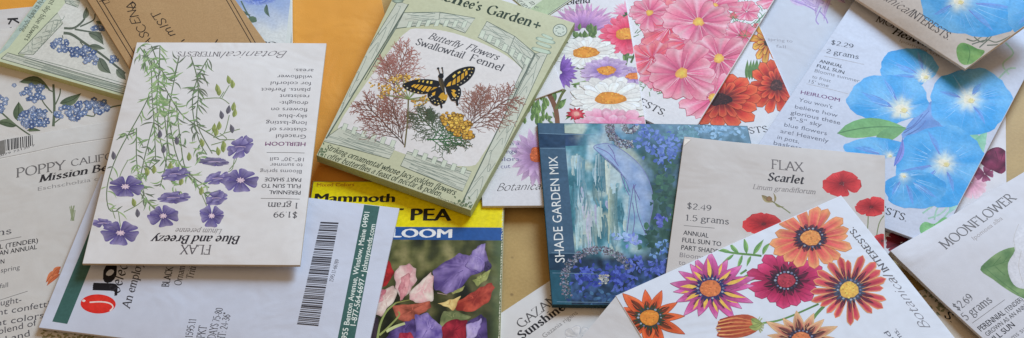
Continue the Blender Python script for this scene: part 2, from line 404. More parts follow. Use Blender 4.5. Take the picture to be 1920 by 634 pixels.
        if side:
            for f in bm.faces: f.normal_update()
            cx, cy = (s.w+s.dx)/2, s.h/2; ring = bound
            prev = (0, 0)
            for out, dn in ((.10, .06), (.16, .2), (.16, 99)):
                r = bmesh.ops.extrude_edge_only(bm, edges=ring)
                nv = [g for g in r['geom'] if isinstance(g, bmesh.types.BMVert)]
                ring = [g for g in r['geom'] if isinstance(g, bmesh.types.BMEdge) and len(g.link_faces) == 1]
                for v in nv:
                    x, y = v.co.x, v.co.y; t = y/s.h; u = (x-s.dx*t)/(s.w+(s.dx2-s.dx)*t); do = out-prev[0]
                    if u < .003: v.co.x -= do
                    elif u > .997: v.co.x += do
                    if t < .003: v.co.y -= do
                    elif t > .997: v.co.y += do
                    if dn > 9: v.co.z = s.plane(x, y)-s.th-z0
                    else: v.co.z -= dn-prev[1]
                    v[cl] = (*side, 1)
                prev = (out, dn)
            for f in bm.faces: f.smooth = True
            sf = [f for f in bm.faces if f not in topf]
            bmesh.ops.recalc_face_normals(bm, faces=list(bm.faces))
            if next(iter(topf)).normal.z < 0: bmesh.ops.reverse_faces(bm, faces=list(bm.faces))
        bm.faces.index_update(); topi = {f.index for f in topf}
        me = bpy.data.meshes.new(name); bm.to_mesh(me); bm.free()
        nl = [None]*len(me.loops); e = .6; vn = {}
        for p in me.polygons:
            for li in p.loop_indices:
                if p.index in topi:
                    vi = me.loops[li].vertex_index
                    if vi in vn: nl[li] = vn[vi]; continue
                    c = me.vertices[vi].co; x, y = c.x, c.y
                    gx = s.gx+(s.hh(x+e, y)-s.hh(x-e, y))/(2*e); gy = s.gy+(s.hh(x, y+e)-s.hh(x, y-e))/(2*e)
                    vn[vi] = nl[li] = Vector((-gx, -gy, 1)).normalized()
                else: nl[li] = p.normal.copy()
        for v in me.vertices: v.co *= .001
        me.normals_split_custom_set(nl)
        me.materials.append(mat)
        o = bpy.data.objects.new(name, me); col.objects.link(o); o.parent = parent
        return o
    def finish(s):
        for i in s.inks: i.build()
# ------------------------------------------------------------------ colours
WARM = S(214, 211, 208); COOL = S(216, 216, 222); JW = T(179, 185, 204); BLK = S(44, 44, 48); GREY = S(120, 118, 120); MIDG = S(86, 85, 90)
NS = lambda x, y, f, o=0: noise.noise(Vector((x*f+o, y*f-o, o*1.7)))
def plain_text(pk, items, c=BLK, name='lettering', **kw):
    k = pk.part(name)
    for it in items: k.text(it[0], it[1], it[2], it[3], it[4] if len(it) > 4 else c, **kw)
    return k
def rule(k, p0, p1, c=GREY, w=1.0): k.pk.part('text_rule').line([p0, p1], w, c, sm=False)
def small_flower(pk, cx, cy, rx, ry, st, centre, n=5, rot=0, name='printed_flower', label=None, cr=.2, kind='round', wid=1.25, vein=None, **kw):
    f = pk.part(name, label)
    f.petals(cx, cy, rx, ry, n, st, wid=wid, kind=kind, rot=rot, inner=.05, **kw)
    if vein:
        for i in range(n*3):
            a = rot+6.283*(i/(n*3))+rnd.uniform(-.1, .1); f.line([(cx+rx*.15*math.cos(a), cy+ry*.15*math.sin(a)), (cx+rx*.75*math.cos(a), cy+ry*.75*math.sin(a))], .9, vein, taper=.6)
    if centre:
        e = pk.part('flower_centre', parent=f); e.blob(cx, cy, rx*cr, ry*cr, centre, mul(centre, .8), jag=.18, n=12)
    return f
# ------------------------------------------------------------------ table
def make_table():
    bm = bmesh.new(); bmesh.ops.create_grid(bm, x_segments=1, y_segments=1, size=1.6)
    me = bpy.data.meshes.new('tabletop'); bm.to_mesh(me); bm.free()
    o = bpy.data.objects.new('tabletop', me); col.objects.link(o); o['kind'] = 'structure'
    m = bpy.data.materials.new('brown_board'); m.use_nodes = True; n = m.node_tree.nodes; l = m.node_tree.links; b = n['Principled BSDF']
    b.inputs['Roughness'].default_value = .55; b.inputs['Specular IOR Level'].default_value = .3
    tc = n.new('ShaderNodeTexCoord')
    na = n.new('ShaderNodeTexNoise'); na.inputs['Scale'].default_value = 45; na.inputs['Detail'].default_value = 6
    nb = n.new('ShaderNodeTexNoise'); nb.inputs['Scale'].default_value = 900; nb.inputs['Detail'].default_value = 3
    vo = n.new('ShaderNodeTexVoronoi'); vo.inputs['Scale'].default_value = 110
    for q in (na, nb, vo): l.new(tc.outputs['Object'], q.inputs['Vector'])
    cr = n.new('ShaderNodeValToRGB'); cr.color_ramp.elements[0].position = .3; cr.color_ramp.elements[1].position = .7
    cr.color_ramp.elements[0].color = (*T(144, 118, 70), 1); cr.color_ramp.elements[1].color = (*T(168, 142, 90), 1)
    ad = n.new('ShaderNodeMath'); ad.operation = 'MULTIPLY_ADD'; ad.inputs[1].default_value = .35; l.new(nb.outputs[0], ad.inputs[0])
    sb = n.new('ShaderNodeMath'); sb.operation = 'MULTIPLY'; sb.inputs[1].default_value = .68; l.new(na.outputs[0], sb.inputs[0]); l.new(sb.outputs[0], ad.inputs[2])
    l.new(ad.outputs[0], cr.inputs[0])
    r2 = n.new('ShaderNodeValToRGB'); r2.color_ramp.elements[0].position = .05; r2.color_ramp.elements[1].position = .11
    r2.color_ramp.elements[0].color = (.25, .2, .15, 1); r2.color_ramp.elements[1].color = (1, 1, 1, 1); l.new(vo.outputs['Distance'], r2.inputs[0])
    mx = n.new('ShaderNodeMix'); mx.data_type = 'RGBA'; mx.blend_type = 'MULTIPLY'; mx.inputs[0].default_value = .55
    l.new(cr.outputs[0], mx.inputs[6]); l.new(r2.outputs[0], mx.inputs[7]); l.new(mx.outputs[2], b.inputs['Base Color'])
    bp = n.new('ShaderNodeBump'); bp.inputs['Strength'].default_value = .06; bp.inputs['Distance'].default_value = .0006; l.new(nb.outputs[0], bp.inputs['Height']); l.new(bp.outputs[0], b.inputs['Normal'])
    me.materials.append(m)
make_table()
GRP = 'seed packets scattered over the table'
# ------------------------------------------------------------------ manila envelope
pk = Packet('mailing_envelope', 'golden yellow padded mailing envelope lying flat under the other packets', 'envelope', (-100, 420), (800, 400), (-60, -120), (.9, .9, .9), T(198, 139, 55), th=.9, bulge=1.0, mat='manila', body='envelope_body', lumps=8, seed=3)
# ------------------------------------------------------------------ white packet with a black K
pk = Packet('seed_packet', 'white packet with rounded corner and big black letters at the far left edge', 'seed packet', (-60, 128), (62, 116), (-57, 24), (2.2, 2.2, 2.2), T(182, 180, 182), th=.6, bulge=.2, group=GRP)
k = pk.part('lettering'); k.line([(14, 36), (34, 35)], 3.4, BLK, sm=False); k.line([(22, 36), (16, 46)], 3.2, BLK); k.line([(24, 36), (36, 43)], 3.2, BLK); k.line([(22, 52), (13, 57), (13, 64), (24, 66)], 3.2, BLK); k.line([(0, 78), (20, 80)], 2, BLK)
pk.finish()
# ------------------------------------------------------------------ forget-me-not sheet at lower left
def cluster(pk, cx, cy, rx, ry, n, seed=0):
    f = pk.part('printed_flower'); r = random.Random(seed)
    for i in range(n):
        a = r.uniform(0, 6.283); q = math.sqrt(r.random()); x, y = cx+rx*q*math.cos(a), cy+ry*q*math.sin(a)
        base = r.choice([S(104, 128, 174), S(122, 144, 188), S(142, 160, 198), S(92, 114, 164), S(150, 166, 200)])
        rr = r.uniform(4.6, 6.4)
        f.petals(x, y, rr, rr*.82, 5, [(0, mul(base, .9)), (1, base)], wid=1.0, kind='round', rot=r.random()*6, inner=.05, outline=mul(base, .55))
        f.blob(x, y, rr*.3, rr*.26, S(205, 212, 225), n=8)
pk = Packet('seed_packet', 'white packet printed with small blue flowers and dark leaves beside the barcode at left', 'seed packet', (-80, 330), (300, 290), (-60, 60), (2.4, 2.4, 2.4), T(186, 184, 184), th=1.2, bulge=.8, group=GRP, seed=5)
st_c = S(94, 106, 88); k = pk.part('printed_stem')
for p, w in (([(100, 237), (102, 200), (100, 158)], 5.2), ([(-4, 205), (30, 235), (60, 256)], 3.2), ([(100, 232), (116, 220)], 2.5), ([(98, 212), (84, 196), (78, 186)], 2.6), ([(104, 196), (112, 178), (113, 166)], 2.6), ([(158, 215), (176, 218), (178, 206)], 2.6), ([(190, 213), (206, 202), (228, 197)], 3), ([(99, 172), (90, 168)], 2.5), ([(54, 246), (75, 245)], 2)): k.line(p, w, st_c, mul(st_c, .85), taper=.2)
k = pk.part('printed_leaf')
for a, b, w, bd in (((36, 154), (95, 170), 16, -.18), ((112, 194), (152, 175), 17, .1), ((33, 227), (35, 191), 21, .03), ((30, 237), (-8, 230), 15, .1), ((50, 245), (76, 245), 5, -.1)): k.leaf(a, b, w, S(72, 88, 70), S(112, 126, 102), bd)
for i, (x, y, a, b, n) in enumerate(((63, 174, 22, 16, 30), (66, 222, 28, 19, 42), (131, 213, 28, 14, 32), (182, 199, 24, 13, 26), (2, 192, 10, 17, 9), (28, 161, 2, 2, 1), (148, 197, 6, 4, 3))): cluster(pk, x, y, a, b, n, i)
pk.finish()
# ------------------------------------------------------------------ poppy packet
pk = Packet('seed_packet', 'plain white poppy packet with folded top, barcode corner and grey text at the far left', 'seed packet', (-50, 700), (480, 598), (-160, 290), (3.6, 3.2, 3.8), T(180, 178, 178), th=1.2, bulge=1.4, group=GRP, seed=8)
k = pk.part('painted_fold_shading'); k.line([(-5, 298), (60, 285), (120, 272), (215, 257)], 1.3, S(160, 156, 154)); k.line([(-5, 299.5), (60, 286.5), (120, 273.5), (215, 258.5)], 1.0, S(222, 220, 218))  # fold's shade and lit edge put into colour as a dark and a light line
k = pk.part('barcode'); r = random.Random(4); x = 0
k.poly([(-6, 266), (9, 262), (10, 288), (-4, 292)], S(120, 118, 116))
while x < 52:
    w = r.choice((.9, 1.2, 2, 2.6)); px = 10+x; dy = -.2*x
    k.poly([(px, 261+dy), (px+w, 261+dy-.2*w), (px+w+1, 283+dy-.2*w+(3 if r.random() < .2 else 0)), (px+1, 283+dy)], BLK); x += w+r.choice((.9, 1.3, 2.1))
k.text("75079 72120 7", (-10, 297), (66, 274), 1.2, MIDG, 'sans')
plain_text(pk, [("POPPY", (30, 333), (122, 317), 4.6), ("CALIFORNIA", (133, 312), (268, 289), 3.5)], S(104, 102, 104), thin=.4)
plain_text(pk, [("Mission Bells", (73, 342), (228, 315), 3.6)], S(52, 50, 54), name='variety_name', bold=.55, slant=.22)
plain_text(pk, [("Eschscholzia californica", (71, 358), (258, 326), 2.2)], S(140, 138, 140), name='latin_name', font='sans')
k = plain_text(pk, [("grams", (-55, 450), (22, 438), 3.0)], S(90, 90, 96), name='price_text'); rule(k, (-20, 456), (40, 444)); rule(k, (-20, 569), (52, 546))
plain_text(pk, [("PERENNIAL (TENDER)", (-66, 478), (71, 455), 2.4), ("GROWN AS AN ANNUAL", (-70, 491), (69, 467), 2.4), ("FULL SUN", (-36, 502), (8, 494), 2.4)], S(52, 52, 58), name='growing_text', font='sans', bold=.12)
plain_text(pk, [("Blooms spring", (-48, 520), (37, 505), 2.4), ("to fall", (-18, 544), (15, 538), 2.4)], S(96, 96, 102), name='growing_text', font='sans')
plain_text(pk, [("Drought-", (-32, 579), (40, 567), 3.1), ("tolerant confetti", (-62, 602), (92, 575), 3.1), ("bright colors", (-46, 619), (82, 596), 3.1), ("blend of", (-2, 627), (69, 610), 3.1), ("red and", (-18, 650), (56, 630), 3.1)], S(80, 80, 88), name='growing_text', font='sans')
k = pk.part('printed_leaf')
for i in range(10): k.line([(136+rnd.uniform(-4, 4), 414), (138+rnd.uniform(-9, 9), 394-rnd.random()*9)], 1.5, S(140, 150, 120))
for i in range(150):
    x, y = rnd.uniform(70, 330), rnd.uniform(616, 650); k.leaf((x, y), (x+rnd.uniform(-12, 12), y+rnd.uniform(-10, 10)), 4, S(112, 116, 92), S(160, 156, 124), rib=False, mod=30)
f = pk.part('printed_flower', 'small orange poppy bloom seen from the side')
for a, b, w_ in (((112, 508), (86, 530), 13), ((112, 514), (88, 536), 10), ((114, 500), (98, 518), 10)): f.leaf(a, b, w_, S(178, 84, 50), S(214, 132, 92), .1)
pk.finish()
# ------------------------------------------------------------------ green framed packets, art shared
GREENP = T(172, 175, 150); BEAM = T(176, 180, 170); HAT = S(132, 144, 136); OUT = S(92, 104, 94)
def beam(k, q, n=9, along=True, out=OUT, amp=2.2, fill=BEAM):
    """a wood beam of the printed frame: pale face, grain lines, dark outline"""
    k.panel(q, 6, 3, lambda x, y: mul(fill, 1+.06*NS(x, y, .05, 3)))
    n = int(n*1.6)
    for i in range(n):
        b = (i+.5)/n; ph = rnd.random()*9; P_ = []
        for j in range(9):
            a = j/8; bb = min(.97, max(.03, b+.9/n*math.sin(a*7+ph)*amp*.4))
            P_.append(tuple(((q[0][m]*(1-a)+q[1][m]*a)*(1-bb)+(q[3][m]*(1-a)+q[2][m]*a)*bb) for m in (0, 1)))
        s0 = rnd.randint(0, 2); k.line(P_[s0:9-rnd.randint(0, 2)], .9, HAT)
    k.line(list(q)+[q[0]], 1.1, out, sm=False)
pk = Packet('seed_packet', 'pale green packet with grey printed frame and blue flower sprigs, kraft packet across it', 'seed packet', (-12, 112), (300, 200), (130, -80), (6.2, 6.2, 6.2), T(176, 184, 160), th=3.4, bulge=.6, mat='satin', side=S(188, 196, 150), group=GRP, seed=11)
k = pk.part('white_window'); k.poly([(40, 112), (108, 24), (150, -30), (330, 10), (330, 196), (260, 178)], T(188, 189, 186))
k = pk.part('side_strip'); k.panel([(-12, 110), (16, 90), (150, -80), (110, -80)], 4, 20, lambda x, y: mul(S(172, 192, 186), 1+.22*NS(x, y, .12, 2)))
k = pk.part('printed_frame')
beam(k, [(2, 110), (300, 196), (302, 182), (14, 99)], 8)
beam(k, [(34, 101), (62, 103), (118, 44), (108, 24)], 7)
beam(k, [(120, -8), (150, 2), (146, 14), (123, 6)], 4)
for i in range(9):
    x, y = 60+i*6, 98-i*7.4; k.line([(x, y), (x+10, y-2)], .9, HAT); k.line([(x+10, y-2), (x+13, y-9)], .9, HAT)
k.line([(34, 103), (110, 122), (280, 170)], 1.2, HAT)
plain_text(pk, [("fragrant sky-blue flowers", (111, -24), (45, 75), 2.6), ("bloom early in early spring", (94, -32), (38, 58), 2.6)], S(84, 96, 84), name='growing_text', slant=.2)
sc_ = S(96, 106, 96); k = pk.part('printed_stem')
for p, w in (([(120, 53), (140, 52), (158, 36), (160, 20)], 4.5), ([(150, 50), (175, 38), (178, 26)], 3), ([(140, 55), (170, 60), (190, 62)], 3.5), ([(119, 62), (135, 65), (160, 82), (190, 102), (235, 138)], 5.5), ([(150, 78), (156, 86)], 2.5), ([(118, 72), (117, 66)], 2)): k.line(p, w, sc_, mul(sc_, .8), taper=.3)
k = pk.part('printed_leaf')
for a, b, w, bd in (((157, 36), (162, 13), 11, .1), ((166, 62), (194, 84), 17, -.15), ((163, 88), (197, 92), 11, -.05), ((186, 108), (208, 138), 19, .12), ((218, 130), (236, 150), 14, 0), ((180, 40), (192, 46), 7, 0)): k.leaf(a, b, w, S(86, 98, 88), S(122, 132, 116), bd)
for i, (x, y, a, b, n) in enumerate(((118, 85, 19, 12, 17), (150, 99, 17, 13, 16), (170, 106, 14, 16, 14), (182, 52, 12, 8, 6), (215, 112, 9, 8, 4))): cluster(pk, x, y, a, b, n, 40+i)
pk.finish()
# blue flowered one further right, upside down
pk = Packet('seed_packet', 'pale packet with blue bloom and small cross mark, behind the blue flax packet', 'seed packet', (300, 215), (548, 222), (320, -40), (4.5, 4.5, 4.5), S(204, 212, 214), th=2, bulge=.5, mat='satin', group=GRP, seed=12)
k = pk.part('painted_sky'); k.panel([(430, -6), (545, -6), (535, 84), (440, 84)], 18, 14, lambda x, y: mix(S(150, 172, 214), S(208, 214, 218), min(1, max(0, (y-8)/55+.3*NS(x, y, .04)))))
k = pk.part('printed_frame'); beam(k, [(551, -10), (576, -10), (566, 92), (545, 92)], 6)
f = pk.part('printed_flower', 'blue cornflower hanging head down')
for i in range(3): f.petals(483, -4, 34-i*8, 16-i*3, 14, [(0, S(70, 84, 160)), (.6, S(98, 122, 200)), (1, S(150, 170, 222))], wid=.45, kind='notch', rot=i*.3, rough=.12)
k = pk.part('printed_stem'); k.line([(452, 2), (462, 22), (472, 36)], 2.6, S(92, 112, 100)); k.leaf((500, 8), (506, 32), 8, S(84, 104, 96)); k.leaf((455, 20), (470, 28), 5, S(84, 104, 96)); k.blob(473, 37, 9, 6, S(96, 118, 100))
k = pk.part('lettering'); k.line([(481, 70), (491, 70)], 2, MIDG); k.line([(486, 66), (486, 74)], 2, MIDG); k.text("Garden", (520, 79), (440, 77), 3, MIDG, bold=.3)
pk.finish()
pk = Packet('seed_packet', 'green packet corner with slanted cursive text peeking out behind the butterfly packet', 'seed packet', (860, -90), (1012, 40), (1120, -250), (5.2, 5.2, 5.2), S(204, 210, 200), th=2.4, bulge=.4, mat='satin', side=S(150, 160, 130), group=GRP, seed=13)
k = pk.part('green_border'); k.panel([(1012, 38), (990, 20), (1060, -32), (1080, -10)], 3, 6, lambda x, y: mul(S(172, 188, 158), 1+.1*NS(x, y, .1)))
k.line([(1014, 37), (1080, -8)], 1.2, OUT)
plain_text(pk, [("fragrant", (955, -12), (988, 19), 2.6), ("bloom early in e", (948, -40), (1004, 17), 2.6)], S(110, 116, 110), name='growing_text', slant=.2)
k = pk.part('printed_frame'); beam(k, [(925, -8), (960, -8), (958, 6), (935, 6)], 5)
pk.finish()
# ------------------------------------------------------------------ kraft packet
pk = Packet('seed_packet', 'brown kraft paper packet with handwritten black words and double ruled border', 'seed packet', (301, 221), (536, 133), (115, -80), (8.4, 8.2, 8.6), T(158, 129, 94), th=.9, bulge=.5, mat='kraft', ink='kraft', group=GRP, seed=14)
INK = S(48, 40, 36); k = pk.part('ruled_border')
for o in (0, 8): k.line([(181+o, 0-o*.4), (256+o, 124-o*.4)], 1.6, INK, sm=False)
k = pk.part('ruled_border')
for o in (0, 8): k.line([(421+o, -6), (474+o, 86)], 1.5, INK, sm=False)
k = pk.part('corner_motif')
for o in (0, 6): k.line([(186+o, 3-o), (205+o*.3, -3-o)], 1.5, INK, sm=False)
k.line([(191, 2), (202, -1), (206, 4), (195, 8), (191, 2)], 1.2, INK, sm=False)
k = pk.part('handwriting')
k.text("DAMASCENA", (309, 137), (247, 2), 3.7, INK, 'pen', wob=1.3, slant=.15, bold=-.1); k.text("mIST", (332, 66), (298, 18), 3.8, INK, 'pen', wob=1.1, slant=.1, bold=-.1)
k.line([(392, 86), (402, 82), (408, 74)], 2.2, INK); k.line([(340, 78), (346, 74)], 2.2, INK); k.line([(243, 8), (250, 5), (254, 10), (248, 18)], 2.2, INK)
pk.finish()
# ------------------------------------------------------------------ sweet pea packet
pk = Packet('seed_packet', 'yellow topped sweet pea packet with blue band and photo of purple and pink blooms', 'seed packet', (532, 722), (935, 722), None, (3.2, 3.2, 3.4), S(96, 104, 60), C=(946, 340.5), th=2.0, bulge=1.0, mat='film', ink='film', side=S(196, 196, 176), group=GRP, seed=15)
k = pk.part('yellow_panel'); k.panel([(570, 334), (952, 334), (950, 427), (560, 424)], 14, 6, lambda x, y: mul(T(228, 192, 4), 1+.05*NS(x, y, .03)))
k = pk.part('blue_band'); k.panel([(560, 424), (950, 427), (949, 451), (560, 448)], 12, 2, lambda x, y: T(34, 74, 135))
def bgsp(x, y):
    v = NS(x, y*.45, .035, 3)+.5*NS(x, y, .07, 8); d = min(1, max(0, (x-915)/22))
    c = ramp([(-.5, S(34, 36, 20)), (-.1, S(60, 64, 36)), (.2, S(94, 96, 56)), (.6, S(140, 134, 92))], v)
    c = mul(c, 1-.45*min(1, max(0, (y-500)/50))); return mix(c, S(92, 110, 74), d*.7)
k = pk.part('garden_photo'); k.panel([(560, 448), (949, 451), (943, 700), (560, 700)], 70, 46, bgsp)
plain_text(pk, [("Mixed Colors", (594, 350), (664, 349), 1.9)], S(170, 104, 20), font='sans', bold=.1)
plain_text(pk, [("Mammoth", (590, 379), (739, 379), 4.8)], S(36, 32, 20), font='sans', bold=.36)
plain_text(pk, [("SWEET PEA", (614, 414), (845, 414), 6.6), ("R", (902, 375), (911, 375), 2.2)], S(34, 30, 22), name='title', font='sans', bold=.34)
plain_text(pk, [("HEIRLOOM", (652, 445), (846, 446), 4.6)], S(226, 228, 232), name='title', font='sans', bold=.34)
def sp(l): return [(680+a/2.711, 400+b/2.711) for a, b in l]
def bloom(pts, lo, hi, lit, name='printed_flower', label=None, lo2=None, f=.05, m=6):
    k = pk.part(name, label); ps = sp(pts); ys = [p[1] for p in ps]; xs = [p[0] for p in ps]; o = rnd.random()*20
    def fn(x, y, kk):
        t = .5+1.1*NS(x+.6*y, y-.4*x, f, o)+.5*NS(x*1.5, y*.8, f*3.4, o+4)+((x-xs[0])*lit[0]+(y-ys[0])*lit[1]) ; t = min(1, max(0, t))
        return mul(mix(lo, hi, t), 1-.3*max(0, kk-.82)/.18)
    qs = []
    for a_, b_ in zip(ps, ps[1:]+ps[:1]):
        for j in range(3): X, Y = a_[0]+(b_[0]-a_[0])*j/3, a_[1]+(b_[1]-a_[1])*j/3; qs.append((X+3.4*NS(X, Y, .13, o), Y+3.4*NS(X, Y, .13, o+7)))
    k.shade(qs, fn, m)
    cx, cy = sum(xs)/len(xs), sum(ys)/len(ys); by = max(ys)
    for i in range(7):
        q = rnd.choice(ps); a = rnd.uniform(.55, .92); x1, y1 = cx+(q[0]-cx)*a, cy+(q[1]-cy)*a
        x0, y0 = cx+(q[0]-cx)*.1+rnd.uniform(-3, 3), cy+(q[1]-cy)*.1+rnd.uniform(-3, 3)
        k.line([(x0, y0), ((x0+x1)/2+rnd.uniform(-3, 3), (y0+y1)/2+rnd.uniform(-3, 3)), (x1, y1)], rnd.uniform(1, 2.4), mix(lo, hi, rnd.choice((.15, .95))), mix(lo, hi, .55), taper=.7)
    return k
bloom([(100, 250), (130, 235), (160, 300), (120, 370), (80, 385), (70, 330)], S(120, 26, 30), S(186, 44, 46), (0, 0))
bloom([(355, 295), (420, 250), (490, 208), (545, 215), (560, 190), (600, 160), (622, 160), (632, 210), (652, 270), (590, 300), (540, 330), (480, 400), (420, 410), (370, 390)], S(84, 66, 128), S(150, 130, 190), (0, 0), label='large purple sweet pea bloom')
bloom([(560, 190), (600, 158), (622, 160), (618, 250), (600, 300), (575, 290), (530, 270)], S(128, 110, 176), S(172, 156, 206), (0, 0))
bloom([(165, 300), (190, 265), (235, 258), (268, 285), (275, 340), (240, 400), (200, 440), (170, 380)], S(206, 150, 158), S(236, 206, 202), (0, 0), label='pale pink sweet pea bloom')
bloom([(196, 330), (235, 300), (245, 350), (225, 410), (195, 440), (180, 390)], S(186, 108, 122), S(222, 164, 168), (0, 0))
bloom([(235, 410), (290, 350), (345, 300), (362, 330), (355, 450), (280, 458), (240, 440)], S(222, 170, 176), S(240, 216, 208), (0, 0))
bloom([(60, 440), (85, 395), (150, 370), (182, 400), (130, 480), (95, 525), (65, 510)], S(200, 164, 160), S(234, 214, 206), (0, 0))
bloom([(60, 420), (90, 390), (120, 385), (100, 440), (70, 470)], S(190, 110, 122), S(220, 160, 164), (0, 0))
bloom([(150, 470), (230, 465), (340, 445), (350, 480), (300, 510), (230, 560), (170, 530)], S(120, 60, 44), S(196, 104, 84), (0, 0))
bloom([(460, 460), (520, 420), (600, 378), (655, 350), (672, 380), (640, 450), (560, 500), (480, 495)], S(138, 44, 34), S(206, 92, 70), (0, 0), label='red sweet pea bud')
bloom([(380, 462), (440, 440), (500, 423), (462, 490), (410, 470)], S(190, 150, 90), S(232, 206, 140), (0, 0))
bloom([(640, 240), (655, 268), (640, 300), (618, 290), (620, 250)], S(36, 30, 60), S(80, 66, 110), (0, 0))
k = bloom([(558, 340), (600, 310), (648, 288), (632, 340), (582, 372)], S(110, 120, 60), S(186, 190, 120), (0, 0), name='printed_leaf')
bloom([(455, 405), (520, 370), (500, 400), (460, 415)], S(120, 124, 70), S(160, 160, 100), (0, 0), name='printed_leaf')
bloom([(410, 500), (480, 498), (555, 530), (500, 545), (430, 560), (380, 600)], S(92, 104, 66), S(140, 146, 100), (0, 0), name='printed_leaf')
bloom([(30, 520), (85, 530), (70, 640), (20, 680)], S(40, 30, 40), S(64, 50, 60), (0, 0), name='printed_leaf')
bloom([(110, 660), (140, 600), (190, 560), (260, 535), (290, 600), (270, 700)], S(58, 42, 92), S(104, 84, 148), (0, 0))
bloom([(268, 520), (330, 508), (375, 545), (408, 580), (390, 700), (270, 700)], S(92, 74, 150), S(164, 146, 206), (0, 0), label='purple sweet pea bloom at the bottom')
bloom([(405, 580), (430, 550), (480, 538), (532, 548), (525, 700), (400, 700)], S(112, 20, 40), S(170, 44, 62), (0, 0))
bloom([(528, 560), (600, 512), (632, 540), (640, 700), (528, 700)], S(50, 36, 84), S(96, 76, 138), (0, 0))
bloom([(530, 570), (560, 556), (604, 534), (600, 580), (560, 640), (528, 650)], S(150, 134, 196), S(190, 176, 220), (0, 0))
bloom([(185, 610), (250, 606), (285, 690), (180, 690)], S(150, 34, 60), S(196, 74, 92), (0, 0))
k = pk.part('printed_stem')
for p, w, c in (([(75, 640), (88, 570), (120, 500), (170, 455)], 7, S(150, 164, 100)), ([(120, 600), (170, 575), (215, 560)], 10, S(196, 204, 150)), ([(85, 620), (130, 580), (185, 520), (180, 500)], 6, S(150, 160, 96)), ([(170, 455), (240, 440)], 4, S(140, 140, 80)), ([(380, 405), (430, 415)], 2, S(190, 160, 160))): k.line(sp(p), w/1.6, c, mul(c, .8), taper=.3)
k = pk.part('worn_edge'); ed = [(945, 452), (941, 560), (938, 660)]
for i in range(60):
    y = 340+i*5; k.poly([(944.5-.03*(y-340)+rnd.uniform(-1.5, 1), y), (946-.03*(y-340), y+rnd.uniform(1, 4)), (943-.03*(y-340), y+5)], S(210, 208, 190), mod=20)
pk.finish()
# ------------------------------------------------------------------ columbine back, far back right
pk = Packet('seed_packet', 'bluish white packet with purple columbine sketch, between cosmos and morning glory packets', 'seed packet', (1380, 262), (1720, 228), (1400, -60), (.9, .9, .9), T(174, 181, 198), th=.6, bulge=.1, group=GRP, seed=16)
f = pk.part('printed_flower', 'pale purple columbine')
for a, b, w in (((1505, -12), (1560, 8), 16), ((1540, -16), (1530, 30), 13), ((1500, -4), (1535, 14), 12), ((1560, -10), (1545, 40), 11), ((1478, -4), (1520, 8), 10), ((1570, -12), (1585, 6), 12)): f.leaf(a, b, w, S(170, 150, 206), S(206, 192, 226), .1)
for p in ([(1490, 2), (1515, 12), (1532, 22)], [(1536, 20), (1548, 34), (1552, 44)], [(1540, 14), (1530, 36), (1535, 46)]): f.line(p, 2.2, S(160, 140, 200))
plain_text(pk, [("spring to", (1440, 76), (1486, 80), 2.0), ("fall", (1455, 89), (1473, 91), 2.0)], S(150, 152, 166), name='growing_text', font='sans')
rule(k, (1455, 108), (1480, 112), S(176, 178, 190))
pk.finish()
# ------------------------------------------------------------------ red gaillardia packet
pk = Packet('seed_packet', 'white packet with red and orange daisy blooms half under the pink cosmos packet', 'seed packet', (1150, 322), (1518, 264), (1060, 30), (1.5, 1.5, 1.5), T(192, 196, 208), th=.7, bulge=.15, group=GRP, seed=17, lumps=2)
k = pk.part('printed_leaf')
for i in range(8): k.leaf((1400+i*5, 150), (1402+i*5+rnd.uniform(-3, 3), 112), 8, S(72, 112, 66), S(132, 164, 104), 0)
RED = [(0, S(60, 20, 24)), (.35, S(112, 28, 28)), (.65, S(196, 52, 40)), (1, S(226, 108, 70))]
def gail(cx, cy, rx, ry, n, st, cc, label=None, **kw):
    f = pk.part('printed_flower', label); f.petals(cx, cy, rx, ry, n, st, wid=.42, kind='strap', inner=.12, edge=S(222, 118, 76), dark=S(60, 22, 26), outline=S(150, 48, 36), **kw)
    f.petals(cx, cy, rx*.66, ry*.66, n, st, wid=.34, kind='strap', inner=.1, rot=.2, edge=S(222, 118, 76), dark=S(60, 22, 26), outline=S(150, 48, 36))
    e = pk.part('flower_centre', parent=f); e.blob(cx, cy, rx*.24, ry*.22, cc, mul(cc, .6), jag=.2)
    e.dots([(cx+rx*.2*math.cos(a)*q, cy+ry*.19*math.sin(a)*q) for a, q in [(rnd.random()*6.28, rnd.random()**.5) for _ in range(26)]], 1.6, [mul(cc, 1.6), mul(cc, .5)])
gail(1441, 78, 36, 40, 11, [(0, S(70, 40, 30)), (.3, S(196, 120, 40)), (1, S(238, 188, 86))], S(70, 50, 44), 'yellow and orange daisy')
gail(1456, 160, 52, 50, 14, RED, S(84, 50, 46), 'red daisy with dark centre')
gail(1352, 186, 82, 56, 15, RED, S(60, 30, 28), 'large red daisy')
plain_text(pk, [("INTERESTS", (1330, 259), (1442, 247), 3.2)], S(70, 70, 76), name='maker_name')
pk.finish()
